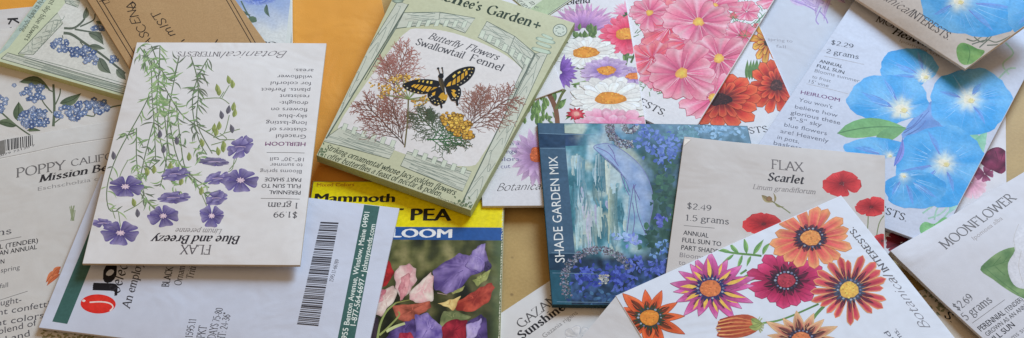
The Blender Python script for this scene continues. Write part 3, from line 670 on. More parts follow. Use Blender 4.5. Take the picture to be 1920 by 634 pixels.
# ------------------------------------------------------------------ pink cosmos packet
pk = Packet('seed_packet', 'white packet full of pink cosmos flowers with yellow centres', 'seed packet', (960, 105), (1290, 262), (1235, -255), (3.4, 3.4, 3.4), T(196, 197, 206), th=1.1, bulge=.7, mat='satin', group=GRP, seed=18)
k = pk.part('printed_leaf')
for i in range(170):
    x, y = rnd.uniform(1365, 1500), rnd.uniform(-10, 110); a = rnd.choice((-.6, .7, 1.2, 2.2, -1.2))+rnd.uniform(-.3, .3); d = rnd.uniform(10, 24)
    k.line([(x, y), (x+d*.5*math.cos(a)+2, y+d*.5*math.sin(a)), (x+d*math.cos(a), y+d*math.sin(a))], 1.4, S(132, 172, 146), S(90, 134, 106))
for p in ([(1380, 72), (1420, 48), (1470, 12)], [(1395, 66), (1440, 20)], [(1350, 95), (1400, 80), (1440, 55)]): k.line(p, 2.2, S(96, 140, 104))
for i in range(120):
    x, y = rnd.choice(((1215, 60), (1275, 95), (1225, 165), (1390, 130), (1200, 150), (1350, 145))); x += rnd.uniform(-22, 22); y += rnd.uniform(-16, 16); a = rnd.random()*6.28
    k.line([(x, y), (x+12*math.cos(a), y+9*math.sin(a))], 1.5, S(120, 150, 110), S(84, 116, 80))
COS = [(0, S(168, 60, 104)), (.25, S(202, 90, 132)), (.65, S(224, 126, 156)), (1, S(238, 168, 184))]
COS2 = [(0, S(196, 60, 80)), (.5, S(226, 96, 116)), (1, S(240, 140, 150))]
for x, y, rx, ry, n, st, rot, cen in ((1238, 88, 40, 32, 8, COS2, .2, 0), (1330, 76, 40, 30, 8, COS, .6, 0), (1388, 66, 34, 24, 8, COS, .4, 0), (1265, 14, 38, 26, 8, COS2, .7, 0), (1232, 140, 36, 30, 8, COS, .7, 0), (1320, 150, 40, 30, 8, COS2, .3, 0), (1400, 22, 26, 18, 8, COS, .2, 0), (1462, -2, 40, 22, 8, COS, .3, 1), (1338, 10, 50, 26, 8, COS, .2, 1), (1255, 52, 52, 44, 9, COS2, .1, 0), (1290, 78, 46, 30, 9, COS2, .5, 0), (1222, 110, 44, 34, 8, COS2, .4, 0), (1218, 24, 40, 30, 8, COS, .1, 1), (1310, 41, 62, 44, 9, COS, .35, 1), (1348, 110, 58, 47, 8, COS, .15, 1), (1337, 184, 56, 44, 8, COS, .5, 1), (1279, 138, 66, 54, 9, COS, .25, 1)):
    f = pk.part('printed_flower', 'deep coral cosmos bloom' if st is COS2 else None)
    f.petals(x, y, rx, ry, n, st, wid=.82, kind='notch', rot=rot, inner=.05, rough=.16, streak=.22, jit=.16, mid=[(0, S(190, 80, 120)), (.5, S(234, 160, 184)), (1, S(244, 190, 202))], midw=.3, outline=S(200, 92, 128))
    for i in range(n*3):
        a = rnd.random()*6.283; l2 = rnd.uniform(.4, .85); f.line([(x+rx*.12*math.cos(a), y+ry*.12*math.sin(a)), (x+rx*l2*math.cos(a+.04), y+ry*l2*math.sin(a+.04))], rnd.uniform(.8, 1.5), S(206, 104, 142) if i % 2 else S(240, 184, 198), taper=.7)
    if cen:
        e = pk.part('flower_centre', parent=f); e.blob(x, y, rx*.17, ry*.19, S(240, 206, 96), S(218, 150, 84), jag=.15)
for x, y, r_ in ((1397, 64, 10), (1421, 49, 7), (1375, 30, 7)):
    f = pk.part('printed_bud'); f.blob(x, y, r_, r_*.8, S(222, 110, 124), S(196, 84, 100), jag=.2)
    for i in range(6): f.line([(x, y+3), (x+r_*1.6*math.cos(i), y+r_*1.4*math.sin(i))], 1.2, S(100, 130, 90), taper=.5)
plain_text(pk, [("INTERESTS.", (1141, 166), (1246, 219), 3.4)], S(64, 62, 66), name='maker_name', bold=.1)
pk.finish()
# ------------------------------------------------------------------ aster packet
pk = Packet('seed_packet', 'white packet crowded with mixed asters, white daisies and purple thistle blooms', 'seed packet', (905, 386), (1235, 384), (880, -60), (4.6, 4.6, 4.6), T(192, 193, 202), th=1.2, bulge=.5, mat='satin', group=GRP, seed=19)
LG = S(96, 132, 78); DG = S(62, 90, 56)
k = pk.part('printed_leaf')
for a, b, w in (((1092, 75), (1070, 88), 12), ((1110, 70), (1122, 82), 10), ((1060, 92), (1085, 70), 14), ((1125, 150), (1070, 158), 16), ((1100, 145), (1118, 162), 12), ((1180, 90), (1175, 125), 12), ((1195, 95), (1205, 125), 16), ((1175, 130), (1208, 135), 18), ((1160, 60), (1190, 75), 8), ((1165, 30), (1190, 40), 14), ((1195, 200), (1212, 225), 20), ((1020, 180), (1058, 172), 13), ((1045, 205), (1062, 185), 12), ((1040, 170), (1035, 200), 12), ((1090, 205), (1060, 225), 9), ((1180, 200), (1205, 195), 16), ((1120, 205), (1100, 212), 6)): k.leaf(a, b, w, DG, S(136, 168, 104), rnd.uniform(-.15, .15))
for i in range(46):
    x, y = rnd.choice(((1130, 110), (1190, 110), (1160, 150), (1085, 170), (1200, 190), (1120, 60), (1150, 40), (1075, 90), (1200, 60), (1190, 215), (1095, 225), (1025, 225))); x += rnd.gauss(0, 12); y += rnd.gauss(0, 9); a = rnd.random()*6.28; d = rnd.uniform(9, 20)
    k.leaf((x, y), (x+d*math.cos(a), y+d*.8*math.sin(a)), rnd.uniform(4, 8), mix(DG, S(120, 140, 110), rnd.random()*.6), S(140, 170, 112), rnd.uniform(-.2, .2))
k = pk.part('printed_stem')
for p, w, c in (([(1046, 240), (1042, 205), (1030, 178), (1024, 170)], 9, S(128, 90, 70)), ([(1042, 205), (1052, 180), (1060, 168)], 5, S(110, 116, 70)), ([(1060, 118), (1085, 128), (1100, 126), (1130, 116)], 4, S(96, 112, 76)), ([(1100, 112), (1102, 140)], 8, S(104, 120, 82)), ([(1170, 105), (1178, 92), (1183, 80)], 5, S(84, 104, 66)), ([(1183, 118), (1192, 96)], 4, S(84, 104, 66)), ([(1078, 206), (1110, 205)], 3, S(120, 90, 80))): k.line(p, w, c, mul(c, .75))
f = pk.part('printed_bud', 'scaly green aster bud')
for i in range(42):
    x, y = 1012+rnd.gauss(0, 15), 206+rnd.gauss(0, 13); f.leaf((x, y+7), (x+rnd.uniform(-4, 4), y-9), 7, S(74, 104, 58), S(140, 170, 104), 0, mod=0)
def sidefan(name, cx, cy, rx, ry, n, st, a0, a1, label=None, wid=.2, kind='point'):
    f = pk.part(name, label); f.petals(cx, cy, rx, ry, n, st, wid=wid, kind=kind, arc=(a0, a1), inner=.1, jit=.1); f.petals(cx, cy, rx*.8, ry*.8, n-2, [(t, mul(c, 1.12)) for t, c in st], wid=wid, kind=kind, arc=(a0+8, a1-8), inner=.1, jit=.15); return f
PUR = [(0, S(110, 84, 150)), (.5, S(160, 134, 192)), (1, S(200, 182, 216))]; PKN = [(0, S(186, 80, 130)), (.6, S(222, 140, 178)), (1, S(240, 190, 208))]
f = sidefan('printed_flower', 1094, 56, 66, 52, 21, [(0, S(120, 70, 130)), (.5, S(168, 128, 184)), (1, S(206, 160, 196))], 188, 352, 'purple thistle like aster seen from the side', .17)
e = pk.part('calyx', parent=f)
for i in range(30): x, y = 1096+rnd.uniform(-20, 20), 58+rnd.uniform(-10, 18); e.leaf((x, y+6), (x+rnd.uniform(-3, 3), y-7), 7, S(70, 98, 58), S(128, 154, 98), 0)
f = sidefan('printed_flower', 1182, 26, 36, 26, 17, PKN, 185, 355, 'pink aster seen from the side', .22)
e = pk.part('calyx', parent=f); e.blob(1183, 30, 13, 8, S(84, 108, 66), DG, jag=.2); [e.leaf((1183, 30), (1183+d, 44), 5, DG, LG) for d in (-14, -6, 4, 12)]
def daisy(cx, cy, rx, ry, n, st, cc, ca=.3, cb=.36, label=None, arc=(0, 360), wid=.34, rot=.1, out=None, kind='strap'):
    f = pk.part('printed_flower', label); f.petals(cx, cy, rx, ry, n, st, wid=wid, kind=kind, rot=rot, inner=.15, arc=arc, outline=out, jit=.1)
    f.petals(cx, cy, rx*.8, ry*.8, n-3, [(t, mul(c, 1.04)) for t, c in st], wid=wid, kind=kind, rot=rot+.2, inner=.15, arc=arc, outline=out)
    if cc:
        e = pk.part('flower_centre', parent=f); e.blob(cx, cy-ry*.05, rx*ca, ry*cb, mul(cc, 1.1), mul(cc, .75), jag=.1)
        e.dots([(cx+rx*ca*.9*q*math.cos(a), cy-ry*.05+ry*cb*.9*q*math.sin(a)) for a, q in [(rnd.random()*6.28, rnd.random()**.5) for _ in range(46)]], 1.8, [mul(cc, 1.35), mul(cc, .7), cc], n=5)
WHT = [(0, S(196, 200, 186)), (.4, S(222, 222, 222)), (1, S(230, 230, 232))]; ORG = S(226, 150, 62); WO = S(196, 196, 200)
daisy(1176, 66, 52, 38, 19, [(0, S(150, 30, 62)), (.5, S(212, 66, 100)), (1, S(230, 116, 144))], ORG, .42, .3, 'crimson pink aster')
daisy(1098, 100, 64, 30, 20, WHT, ORG, .4, .36, 'white daisy with orange centre, upper one', out=WO)
f = sidefan('printed_flower', 1052, 136, 30, 34, 13, [(0, S(84, 52, 130)), (.6, S(124, 88, 172)), (1, S(150, 120, 196))], -80, 90, 'deep purple bloom at the packet edge', .25)
daisy(1137, 134, 50, 26, 22, PUR, ORG, .36, .32, 'lavender aster with orange centre')
daisy(1190, 144, 30, 16, 16, PUR, S(224, 132, 70), .6, .4)
daisy(1145, 187, 80, 44, 24, WHT, ORG, .36, .26, 'white daisy with orange centre, large lower one', out=WO)
f = pk.part('printed_bud', 'small crimson star shaped bud'); f.petals(1080, 214, 18, 14, 11, [(0, S(230, 150, 150)), (.5, S(200, 56, 76)), (1, S(150, 40, 60))], wid=.35, kind='point'); f.blob(1081, 214, 5, 4, S(236, 170, 160))
f = sidefan('printed_flower', 1150, 246, 76, 44, 13, PKN, 190, 350, 'pink aster cut off by the blue packet', .34, 'strap')
daisy(1006, 293, 52, 54, 19, [(0, S(126, 90, 130)), (.5, S(172, 140, 184)), (1, S(206, 182, 212))], S(196, 100, 58), .24, .28, 'lavender aster beside the blue packet', kind='point', wid=.3)
plain_text(pk, [("Perfect Blend", (1000, 15), (1107, 5), 3.6)], S(58, 56, 60), name='variety_name', bold=.5, slant=.22)
plain_text(pk, [("Callistephus chinensis", (955, 26), (1102, 19), 2.0)], S(176, 172, 178), name='latin_name', font='sans')
plain_text(pk, [("bloom in a", (912, 275), (974, 272), 2.3), ("wide range", (903, 290), (970, 287), 2.3), ("of colors.", (905, 304), (978, 301), 2.3), ("Great cut", (900, 318), (957, 315), 2.3)], S(112, 108, 150), name='growing_text', font='sans')
plain_text(pk, [("Botanical", (930, 358), (1018, 355), 3.6)], S(66, 62, 66), name='maker_name', font='script', slant=.45)
plain_text(pk, [("INTERESTS.", (1024, 357), (1120, 357), 3.2)], S(66, 62, 66), name='maker_name')
pk.finish()
# ------------------------------------------------------------------ blank white corner under the butterfly packet
pk = Packet('seed_packet', 'blank white paper corner sticking out from under the butterfly packet', 'seed packet', (855, 240), (1056, 166), (815, 112), (5.6, 5.6, 5.6), T(196, 196, 204), th=.7, bulge=.1, group=GRP, seed=20)
# ------------------------------------------------------------------ butterfly packet
pk = Packet('seed_packet', 'pale green fennel packet with a yellow and black butterfly in a grey timber frame', 'seed packet', (594, 291), (882, 394), (762, -55), (9.0, 8.6, 9.6), GREENP, th=4.2, bulge=.8, mat='satin', ink='satin', side=S(158, 172, 132), group=GRP, seed=21, lumps=2, C=(1078, 40))
k = pk.part('white_window'); k.shade([(755, 66), (792, 54), (850, 62), (915, 86), (965, 116), (985, 150), (957, 205), (905, 290), (880, 312), (800, 302), (740, 282), (655, 250), (634, 238), (680, 165)], lambda x, y, t: T(196, 194, 197), 3)
k = pk.part('printed_frame')
beam(k, [(746, 2), (765, 9), (612, 258), (594, 248)], 6)
beam(k, [(1003, 101), (1030, 94), (893, 392), (866, 380)], 8)
beam(k, [(603, 264), (730, 298), (741, 278), (640, 238)], 9); beam(k, [(751, 311), (867, 359), (884, 322), (764, 284)], 10)
beam(k, [(757, 24), (825, 23), (822, 44), (742, 54)], 6); beam(k, [(825, 23), (891, 34), (872, 62), (822, 44)], 5)
beam(k, [(913, 40), (965, 68), (952, 100), (896, 70)], 7); beam(k, [(965, 68), (1012, 108), (990, 140), (952, 100)], 7)
beam(k, [(742, 54), (757, 24), (700, 122), (684, 150)], 5)
beam(k, [(984, 120), (1003, 104), (955, 205), (945, 205)], 3)
for x, y, dx, dy, n in ((762, 52, 17, -1.5, 7), (898, 68, 14, 8.5, 7), (640, 243, 18, 6.2, 6), (772, 292, 18, 6.5, 6)):
    for i in range(n):
        a, b = x+dx*i, y+dy*i+(i*i*.25 if dy < 0 else 0); k.panel([(a, b), (a+8, b+dy*.45), (a+13, b-12+dy*.45), (a+5, b-12)], 1, 1, lambda X, Y: S(200, 210, 196)); k.line([(a, b), (a+5, b-12), (a+13, b-12+dy*.4), (a+8, b+dy*.4)], .9, HAT, sm=False)
k.line([(766, 8), (612, 260)], 2.0, OUT); k.line([(1003, 100), (866, 382)], 2.2, OUT)
k = pk.part('post_collar')
for cy, w, hh_ in ((97, 15, 6), (86, 12, 5), (78, 15, 6), (70, 9, 4)):
    o = (97-cy)*.42; k.shade([(1014+o-w, cy-3), (1014+o+w, cy+5), (1016+o+w, cy+5-hh_), (1016+o-w, cy-3-hh_)], lambda x, y, t: S(186, 204, 188) if t < .9 else S(120, 136, 122), 4)
k = pk.part('post_finial'); k.blob(1050, 57, 13, 11.5, S(200, 210, 200), S(196, 206, 196), jag=.01, n=24); k.line([(1050+13*math.cos(a*.2618), 57+11.5*math.sin(a*.2618)) for a in range(25)], 1.3, OUT, sm=False)
for i in range(16): a = rnd.random()*6.28; k.line([(1050+9*math.cos(a), 57+8*math.sin(a)), (1050+6*math.cos(a+.5), 57+5*math.sin(a+.5))], .9, HAT)
k = pk.part('post_collar')
for i in range(4): k.blob(746+i*5, 2-i*5, 11, 4, S(186, 204, 188), OUT)
k = pk.part('title'); nm = "Renee's Garden"; arc = [(812, -6), (846, 4), (905, 21), (994, 49)]
k.text("Ren", (806, -7), (865, 11), 5.4, S(48, 62, 48), bold=.5); k.text("ee's", (866, 11), (900, 21), 5.4, S(48, 62, 48), bold=.5); k.text("Garden", (910, 24), (994, 50), 5.6, S(48, 62, 48), bold=.5)
for a in range(4): k.line([(1007, 47), (1007+7*math.cos(a*1.571+.35), 47+6*math.sin(a*1.571+.35))], 2.4, S(62, 76, 62), taper=-.5)
k = pk.part('variety_name'); dk = S(78, 78, 84); k.text("Butterfly", (802, 72), (862, 90), 3.7, dk, slant=.25, bold=.1); k.text("Flowers", (872, 92), (932, 113), 3.7, dk, slant=.25, bold=.1); k.text("Swallowtail", (777, 83), (868, 110), 3.9, dk, bold=.12); k.text("Fennel", (879, 113), (941, 134), 3.9, dk, bold=.12)
k = pk.part('growing_text'); dk = S(60, 72, 58); k.text("Striking ornamental whose lacy golden flowers", (608, 279), (852, 366), 2.7, dk, slant=.22, bold=.1); k.text("offer butterflies a feast of nectar & pollen.", (612, 296), (827, 369), 2.7, dk, slant=.22, bold=.1)
k.text("elreneegill", (815, 373), (866, 388), 1.6, dk, 'script', slant=.3)
k = pk.part('corner_foliage')
for x0, y0, n, sx in ((600, 287, 34, 14), (868, 386, 40, 16)):
    for i in range(n): x, y = x0+rnd.gauss(0, sx*.6), y0+rnd.gauss(0, 6); k.leaf((x, y), (x+rnd.uniform(-5, 5), y-rnd.uniform(2, 7)), 2.6, S(70, 88, 66), S(120, 138, 106), rib=False, mod=30)
def frond(k, x, y, a, d, lv, c0, c1, w, spread=.75, t=0, T=4):
    n = 7 if lv == LV else (3 if lv == 2 else (2 if lv == 1 else 1))
    px, py = x, y
    for i in range(n):
        aa = a+rnd.uniform(-.12, .12); nx, ny = px+d/n*math.cos(aa), py+d/n*math.sin(aa)*.92
        c = mix(c0, c1, min(1, (t+i/n)/T)); k.line([(px, py), (nx, ny)], w, c, mod=60, sm=False)
        if lv > 0:
            for sg in (-1, 1):
                if rnd.random() < (.95 if lv > 1 else .85): frond(k, nx, ny, aa+sg*spread*rnd.uniform(.7, 1.15), d*(.44-.04*i if lv == LV else .5)*rnd.uniform(.75, 1.15), lv-1, c0, c1, w*.72, spread, t+i/n+.5, T)
        px, py = nx, ny; a = aa
LV = 3
def fr(p0, p1, c0, c1, lv=3, w=1.9, spread=.7):
    k = pk.part('printed_frond'); d = math.hypot(p1[0]-p0[0], p1[1]-p0[1]); frond(k, *p0, math.atan2(p1[1]-p0[1], p1[0]-p0[0]), d, lv, c0, c1, w, spread)
fr((738, 172), (754, 84), S(110, 76, 66), S(186, 124, 118)); fr((742, 176), (722, 112), S(110, 76, 66), S(186, 124, 118), w=1.6)
fr((756, 270), (690, 190), S(64, 52, 44), S(160, 98, 92)); fr((757, 272), (732, 184), S(80, 62, 52), S(170, 112, 104), w=1.8)
fr((866, 252), (935, 164), S(84, 60, 50), S(164, 106, 94)); fr((880, 236), (905, 168), S(96, 70, 60), S(170, 116, 104), w=1.6)
fr((836, 262), (780, 214), S(72, 92, 66), S(70, 76, 60), w=2.0, spread=.85); fr((800, 262), (872, 268), S(60, 110, 66), S(64, 72, 56), w=2.2, spread=.9); fr((812, 232), (806, 206), S(70, 90, 66), S(80, 84, 66), w=1.7)
k = pk.part('flower_stem'); k.line([(766, 186), (764, 230), (759, 276)], 2.4, S(104, 96, 58)); [k.line([(766, 186), (766+dx, 186-dy)], 1.3, S(120, 140, 80)) for dx, dy in ((-36, 22), (-24, 32), (-10, 36), (6, 34), (20, 26), (-44, 8), (30, 4), (36, -4), (-16, 10), (14, 14))]
f = pk.part('seed_head', 'ochre umbel of tiny flowers')
for x, y, n in ((726, 166, 26), (738, 150, 22), (755, 146, 26), (770, 150, 22), (786, 164, 18), (796, 186, 22), (782, 194, 14), (716, 178, 14), (702, 160, 8), (745, 168, 16)):
    f.dots([(x+rnd.gauss(0, 6.5), y+rnd.gauss(0, 4)) for _ in range(n)], 2.0, [S(206, 162, 74), S(184, 136, 60), S(222, 190, 104), S(150, 120, 60)])
f = pk.part('seed_head', 'dense golden flower cluster at lower right')
th_ = .6; pts = []
for i in range(150):
    a, q = rnd.random()*6.283, math.sqrt(rnd.random()); x, y = 36*q*math.cos(a), 18*q*math.sin(a); pts.append((860+x*math.cos(th_)-y*math.sin(th_), 235+x*math.sin(th_)+y*math.cos(th_)))
for p_ in pts: f.dots([p_], 4.0, [S(120, 86, 34)]); f.dots([p_], 3.0, [S(214, 168, 62), S(196, 144, 52), S(224, 186, 84), S(190, 150, 64)])
bf = pk.part('printed_butterfly', 'yellow and black swallowtail butterfly')
bl = lambda l: [(640+a/2.5375, 60+b/2.5375) for a, b in l]
BK = S(26, 25, 28); YL = S(214, 164, 48)
def wing(o, yel, spots, dots_):
    w = pk.part('wing', parent=bf); o = smooth(bl(o), True, 3)[:-1]; w.fan((sum(p[0] for p in o)/len(o), sum(p[1] for p in o)/len(o)), o, BK, BK)
    for q in yel:
        gx, gy = sum(t[0] for t in q)/4, sum(t[1] for t in q)/4; w.poly(bl([(gx+(t[0]-gx)*.84, gy+(t[1]-gy)*.84) for t in q]), mul(YL, rnd.uniform(.8, 1.1)))
    for q in spots: w.poly(bl(q), S(226, 196, 92))
    w.dots(bl(dots_), 1.5, [S(214, 190, 120), S(196, 190, 170)])
wing([(468, 238), (430, 228), (380, 226), (330, 234), (292, 250), (298, 266), (330, 284), (370, 294), (405, 294), (440, 276), (466, 258)],
     [[(462, 262), (440, 262), (420, 284), (436, 280)], [(434, 262), (418, 258), (398, 284), (412, 290)], [(414, 258), (398, 256), (376, 280), (392, 288)], [(394, 254), (380, 252), (358, 272), (372, 280)], [(376, 250), (362, 250), (342, 264), (354, 272)], [(358, 250), (346, 250), (330, 260), (338, 266)]],
     [[(424, 236), (434, 236), (432, 248), (422, 248)], [(408, 234), (416, 235), (412, 246), (404, 244)], [(388, 232), (395, 232), (390, 242), (384, 240)], [(370, 232), (376, 232), (370, 240), (365, 240)]],
     [(300, 256), (314, 268), (330, 277), (348, 284), (366, 289), (384, 291)])
wing([(488, 236), (505, 212), (545, 182), (590, 166), (625, 164), (637, 172), (630, 200), (605, 232), (570, 256), (530, 272), (500, 276)],
     [[(496, 262), (510, 240), (526, 232), (520, 258)], [(524, 256), (530, 230), (546, 216), (544, 250)], [(548, 248), (550, 214), (566, 202), (566, 236)], [(568, 234), (570, 200), (584, 190), (586, 218)], [(588, 214), (588, 188), (600, 180), (602, 202)]],
     [[(528, 212), (540, 200), (546, 206), (534, 220)], [(552, 194), (564, 186), (568, 192), (556, 200)], [(580, 182), (590, 176), (594, 180), (584, 188)], [(602, 176), (612, 172), (614, 178), (604, 182)]],
     [(624, 176), (620, 192), (612, 206), (600, 220), (586, 232), (570, 243), (554, 252)])
wing([(470, 262), (440, 274), (414, 288), (412, 310), (430, 340), (455, 352), (470, 344), (474, 362), (482, 360), (480, 344), (496, 336), (496, 300), (488, 275)],
     [[(476, 272), (456, 278), (440, 300), (462, 318), (480, 300)], [(470, 292), (462, 316), (482, 318), (490, 296), (484, 280)], [(450, 282), (430, 292), (432, 308), (446, 302)]], [],
     [(422, 312), (432, 326), (446, 338), (462, 342), (480, 334), (490, 324), (430, 306), (442, 322), (458, 328), (474, 326)])
wing([(498, 272), (530, 272), (560, 262), (570, 280), (568, 305), (556, 330), (558, 348), (548, 350), (544, 330), (526, 328), (512, 306)],
     [[(500, 274), (516, 276), (530, 292), (520, 306), (508, 294)], [(520, 276), (536, 274), (548, 282), (536, 294)]], [],
     [(560, 278), (560, 294), (554, 308), (544, 318), (530, 318), (546, 300), (536, 308)])
w = pk.part('butterfly_body', parent=bf); w.leaf((824, 140), (834, 178), 9, S(48, 42, 34), S(96, 80, 48), 0); w.line(bl([(478, 214), (468, 196), (462, 172)]), 1.5, BK); w.line(bl([(484, 212), (484, 192), (480, 170)]), 1.5, BK); w.dots(bl([(461, 174), (480, 172)]), 2.3, [BK]); w.blob(827, 143, 5, 5, BK)
pk.finish()
# ------------------------------------------------------------------ burgundy petunia packet
pk = Packet('seed_packet', 'white packet with dark burgundy and pink blooms under the morning glory packet at right', 'seed packet', (1560, 478), (1888, 470), (1586, 192), (1.6, 1.6, 1.6), T(192, 192, 202), th=1.0, bulge=.5, group=GRP, seed=31)
for x, y, a, b, c, c2, n in ((1822, 342, 30, 30, S(214, 160, 186), S(230, 196, 210), 6), (1690, 455, 30, 24, S(90, 22, 36), S(130, 34, 48), 6), (1735, 470, 26, 22, S(60, 18, 28), S(110, 30, 44), 6), (1846, 326, 18, 14, S(120, 50, 84), S(160, 90, 124), 5)):
    f = pk.part('printed_flower'); f.petals(x, y, a, b, n, [(0, mul(c, .6)), (.4, c), (1, c2)], wid=1.1, kind='notch', rough=.12, streak=.2, inner=.03)
f = pk.part('printed_flower', 'ruffled burgundy bloom')
f.shade([(1834, 300), (1846, 290), (1856, 280), (1872, 276), (1886, 284), (1894, 300), (1890, 314), (1878, 326), (1862, 320), (1848, 314)], lambda x, y, t: mul(mix(S(84, 22, 52), S(136, 52, 88), .5+1.3*NS(x, y, .07)), 1-.25*(t > .9)), 6)
for q in ([(1850, 300), (1864, 296), (1876, 302)], [(1866, 284), (1870, 298), (1868, 314)], [(1880, 290), (1876, 304)]): f.line(q, 1.4, S(70, 18, 44), S(110, 36, 70), taper=.5)
pk.finish()
# ------------------------------------------------------------------ morning glory packets
SKY = S(92, 164, 240)
def glory(pk, cx, cy, rx, ry, tx, ty, tr, label=None, rays=(), tone=1.0, seed=0):
    """a trumpet bloom: blue funnel with violet star lines and a white throat"""
    f = pk.part('printed_flower', label); r = random.Random(seed); N, Mr = 46, 10; ph = r.random()*6
    V, C = [], []
    for j in range(Mr+1):
        t = j/Mr
        for i in range(N):
            a = 6.283*i/N; q = 1+.035*math.sin(5*a+ph)+.018*math.sin(11*a+ph*2)+.012*math.sin(19*a+ph)
            ex, ey = cx+rx*q*math.cos(a), cy+ry*q*math.sin(a); x, y = tx+(ex-tx)*t, ty+(ey-ty)*t
            th = (tr/ math.hypot(ex-tx, ey-ty))*(.9+.12*math.sin(9*a+ph))
            w = .86/(1+math.exp((t-th*.86)*17))
            c = mix(S(64, 156, 226), S(116, 184, 238), min(1, max(0, .45+1.0*NS(x, y, .026, seed)+.32*math.sin(2.5*a+ph)+.3*NS(x, y, .09, seed+3))))
            c = mix(c, S(78, 142, 222), max(0, (t-.9)*2.4)*(.5+.5*math.sin(3*a+ph)))
            c = mix(c, S(232, 232, 214), w)
            V.append((x, y)); C.append(mul(c, tone))
    F = [(j*N+i, j*N+(i+1) % N, (j+1)*N+(i+1) % N, (j+1)*N+i) for j in range(Mr) for i in range(N)]
    f.mesh(V, F, C)
    for a, ln in rays:
        ex, ey = tx+(cx+rx*math.cos(a)-tx)*ln, ty+(cy+ry*math.sin(a)-ty)*ln; bx, by = tx+(ex-tx)*.3, ty+(ey-ty)*.3
        mx, my = (bx+ex)/2+r.uniform(-3, 3), (by+ey)/2+r.uniform(-3, 3)
        f.leaf((bx, by), (ex, ey), 9, S(106, 160, 228), S(98, 158, 230), r.uniform(-.06, .06), rib=False)
        f.line([(bx, by), (mx, my), (ex, ey)], 2.0, S(120, 136, 208), S(104, 154, 226), taper=.7)
        f.line([(bx+2, by+2), (mx+3, my+2), (ex, ey)], 1.0, S(106, 122, 196), S(104, 154, 226), taper=.7)
    for i in range(22):
        a = r.random()*6.28; l1, l2 = r.uniform(.25, .5), r.uniform(.7, .98); X, Y = cx+rx*math.cos(a)-tx, cy+ry*math.sin(a)-ty; lc = r.choice((S(160, 206, 247), S(96, 160, 232)))
        f.line([(tx+X*l1, ty+Y*l1), (tx+X*(l1+l2)/2+r.uniform(-2, 2), ty+Y*(l1+l2)/2), (tx+X*l2, ty+Y*l2)], 1.4, mix(lc, S(118, 180, 242), .4), S(118, 180, 242), taper=.8)
    e = pk.part('flower_throat', parent=f)
    for i in range(9):
        a = r.random()*6.28; d = tr*r.uniform(.6, 1.0); e.line([(tx+tr*.3*math.cos(a), ty+tr*.25*math.sin(a)), (tx+d*math.cos(a), ty+d*.75*math.sin(a))], 2.2, S(230, 230, 212), S(180, 208, 236), taper=.8)
    e.blob(tx, ty, tr*.45, tr*.34, S(230, 226, 206), S(222, 224, 218), jag=.18); e.blob(tx+tr*.2, ty+tr*.1, tr*.22, tr*.18, S(214, 208, 150), S(222, 214, 170))
    e.line([(tx-tr*.1, ty+tr*.2), (tx+tr*.3, ty+tr*.3), (tx+tr*.5, ty+tr*.05)], 1.1, S(196, 186, 150))
    return f
pk = Packet('seed_packet', 'white packet with large sky blue morning glories and grey price text down its left', 'seed packet', (1384, 328), (1756, 462), (1640, -55), (4.6, 4.6, 4.2), T(172, 179, 199), th=1.2, bulge=.9, mat='satin', group=GRP, seed=32)
k = pk.part('printed_vine'); VN = S(150, 190, 176)
for p in ([(1730, 400), (1760, 380), (1795, 372)], [(1740, 410), (1770, 396), (1800, 350)], [(1752, 412), (1758, 390), (1780, 376), (1790, 390)], [(1770, 408), (1790, 385), (1812, 360)], [(1885, 80), (1900, 100), (1880, 120), (1892, 140)], [(1870, 150), (1890, 130), (1905, 128)]): k.line(p, 3.2, VN, S(170, 204, 192))
k.leaf((1800, 262), (1850, 270), 34, S(126, 190, 166), S(160, 214, 196), 0, rib=False); k.leaf((1800, 340), (1852, 240), 34, S(116, 186, 160), S(156, 210, 190), 0, rib=False); k.leaf((1780, 400), (1815, 330), 20, S(140, 196, 190), S(166, 212, 206), 0, rib=False)
k.line([(1776, 218), (1784, 236), (1790, 246)], 2, S(120, 140, 170)); k.line([(1796, 226), (1786, 240), (1782, 252)], 1.6, S(120, 140, 170)); k.line([(1788, 228), (1784, 240)], 1.4, S(120, 140, 170))
glory(pk, 1704, 126, 54, 36, 1733, 143, 17, 'sky blue morning glory at the top', ((2.7, .8), (5.0, .9), (3.6, .7)), 1, 1)
f = pk.part('printed_bud', 'slate blue unopened bloom'); f.shade([(1745, 190), (1772, 206), (1772, 250), (1748, 262), (1715, 262), (1690, 252)], lambda x, y, t: mix(S(98, 138, 206), S(126, 164, 226), .5+NS(x, y, .05)), 4)
for p in ([(1694, 250), (1718, 234), (1742, 208)], [(1700, 254), (1724, 240), (1736, 226)], [(1690, 246), (1712, 236), (1730, 214)]): f.line(p, 2, S(88, 112, 170), S(100, 130, 200))
glory(pk, 1820, 190, 77, 62, 1816, 186, 24, 'sky blue morning glory at the right edge', ((3.5, .8), (1.1, .8), (5.2, .6)), 1.03, 3)
glory(pk, 1665, 186, 76, 46, 1690, 204, 25, 'sky blue morning glory with violet star lines', ((3.6, .8), (4.55, .9), (3.3, .6)), 1, 2)
k = pk.part('printed_leaf', 'pointed light green leaf'); k.leaf((1570, 250), (1698, 240), 36, S(112, 168, 116), S(126, 176, 118), -.05, fall=.8); k.leaf((1640, 262), (1700, 240), 24, S(108, 160, 112), S(120, 170, 116), 0, rib=False)
glory(pk, 1640, 278, 58, 20, 1668, 292, 8, None, ((3.4, .8),), 1, 5)
glory(pk, 1764, 312, 88, 76, 1770, 306, 22, 'sky blue morning glory at the bottom', ((3.0, .9), (4.4, .9), (2.4, .8), (1.2, .7)), 1.02, 4)
glory(pk, 1716, 356, 58, 36, 1694, 330, 9, 'sky blue morning glory overlapping the bottom bloom', ((.6, .9), (1.6, .9), (2.6, .8)), .97, 11)
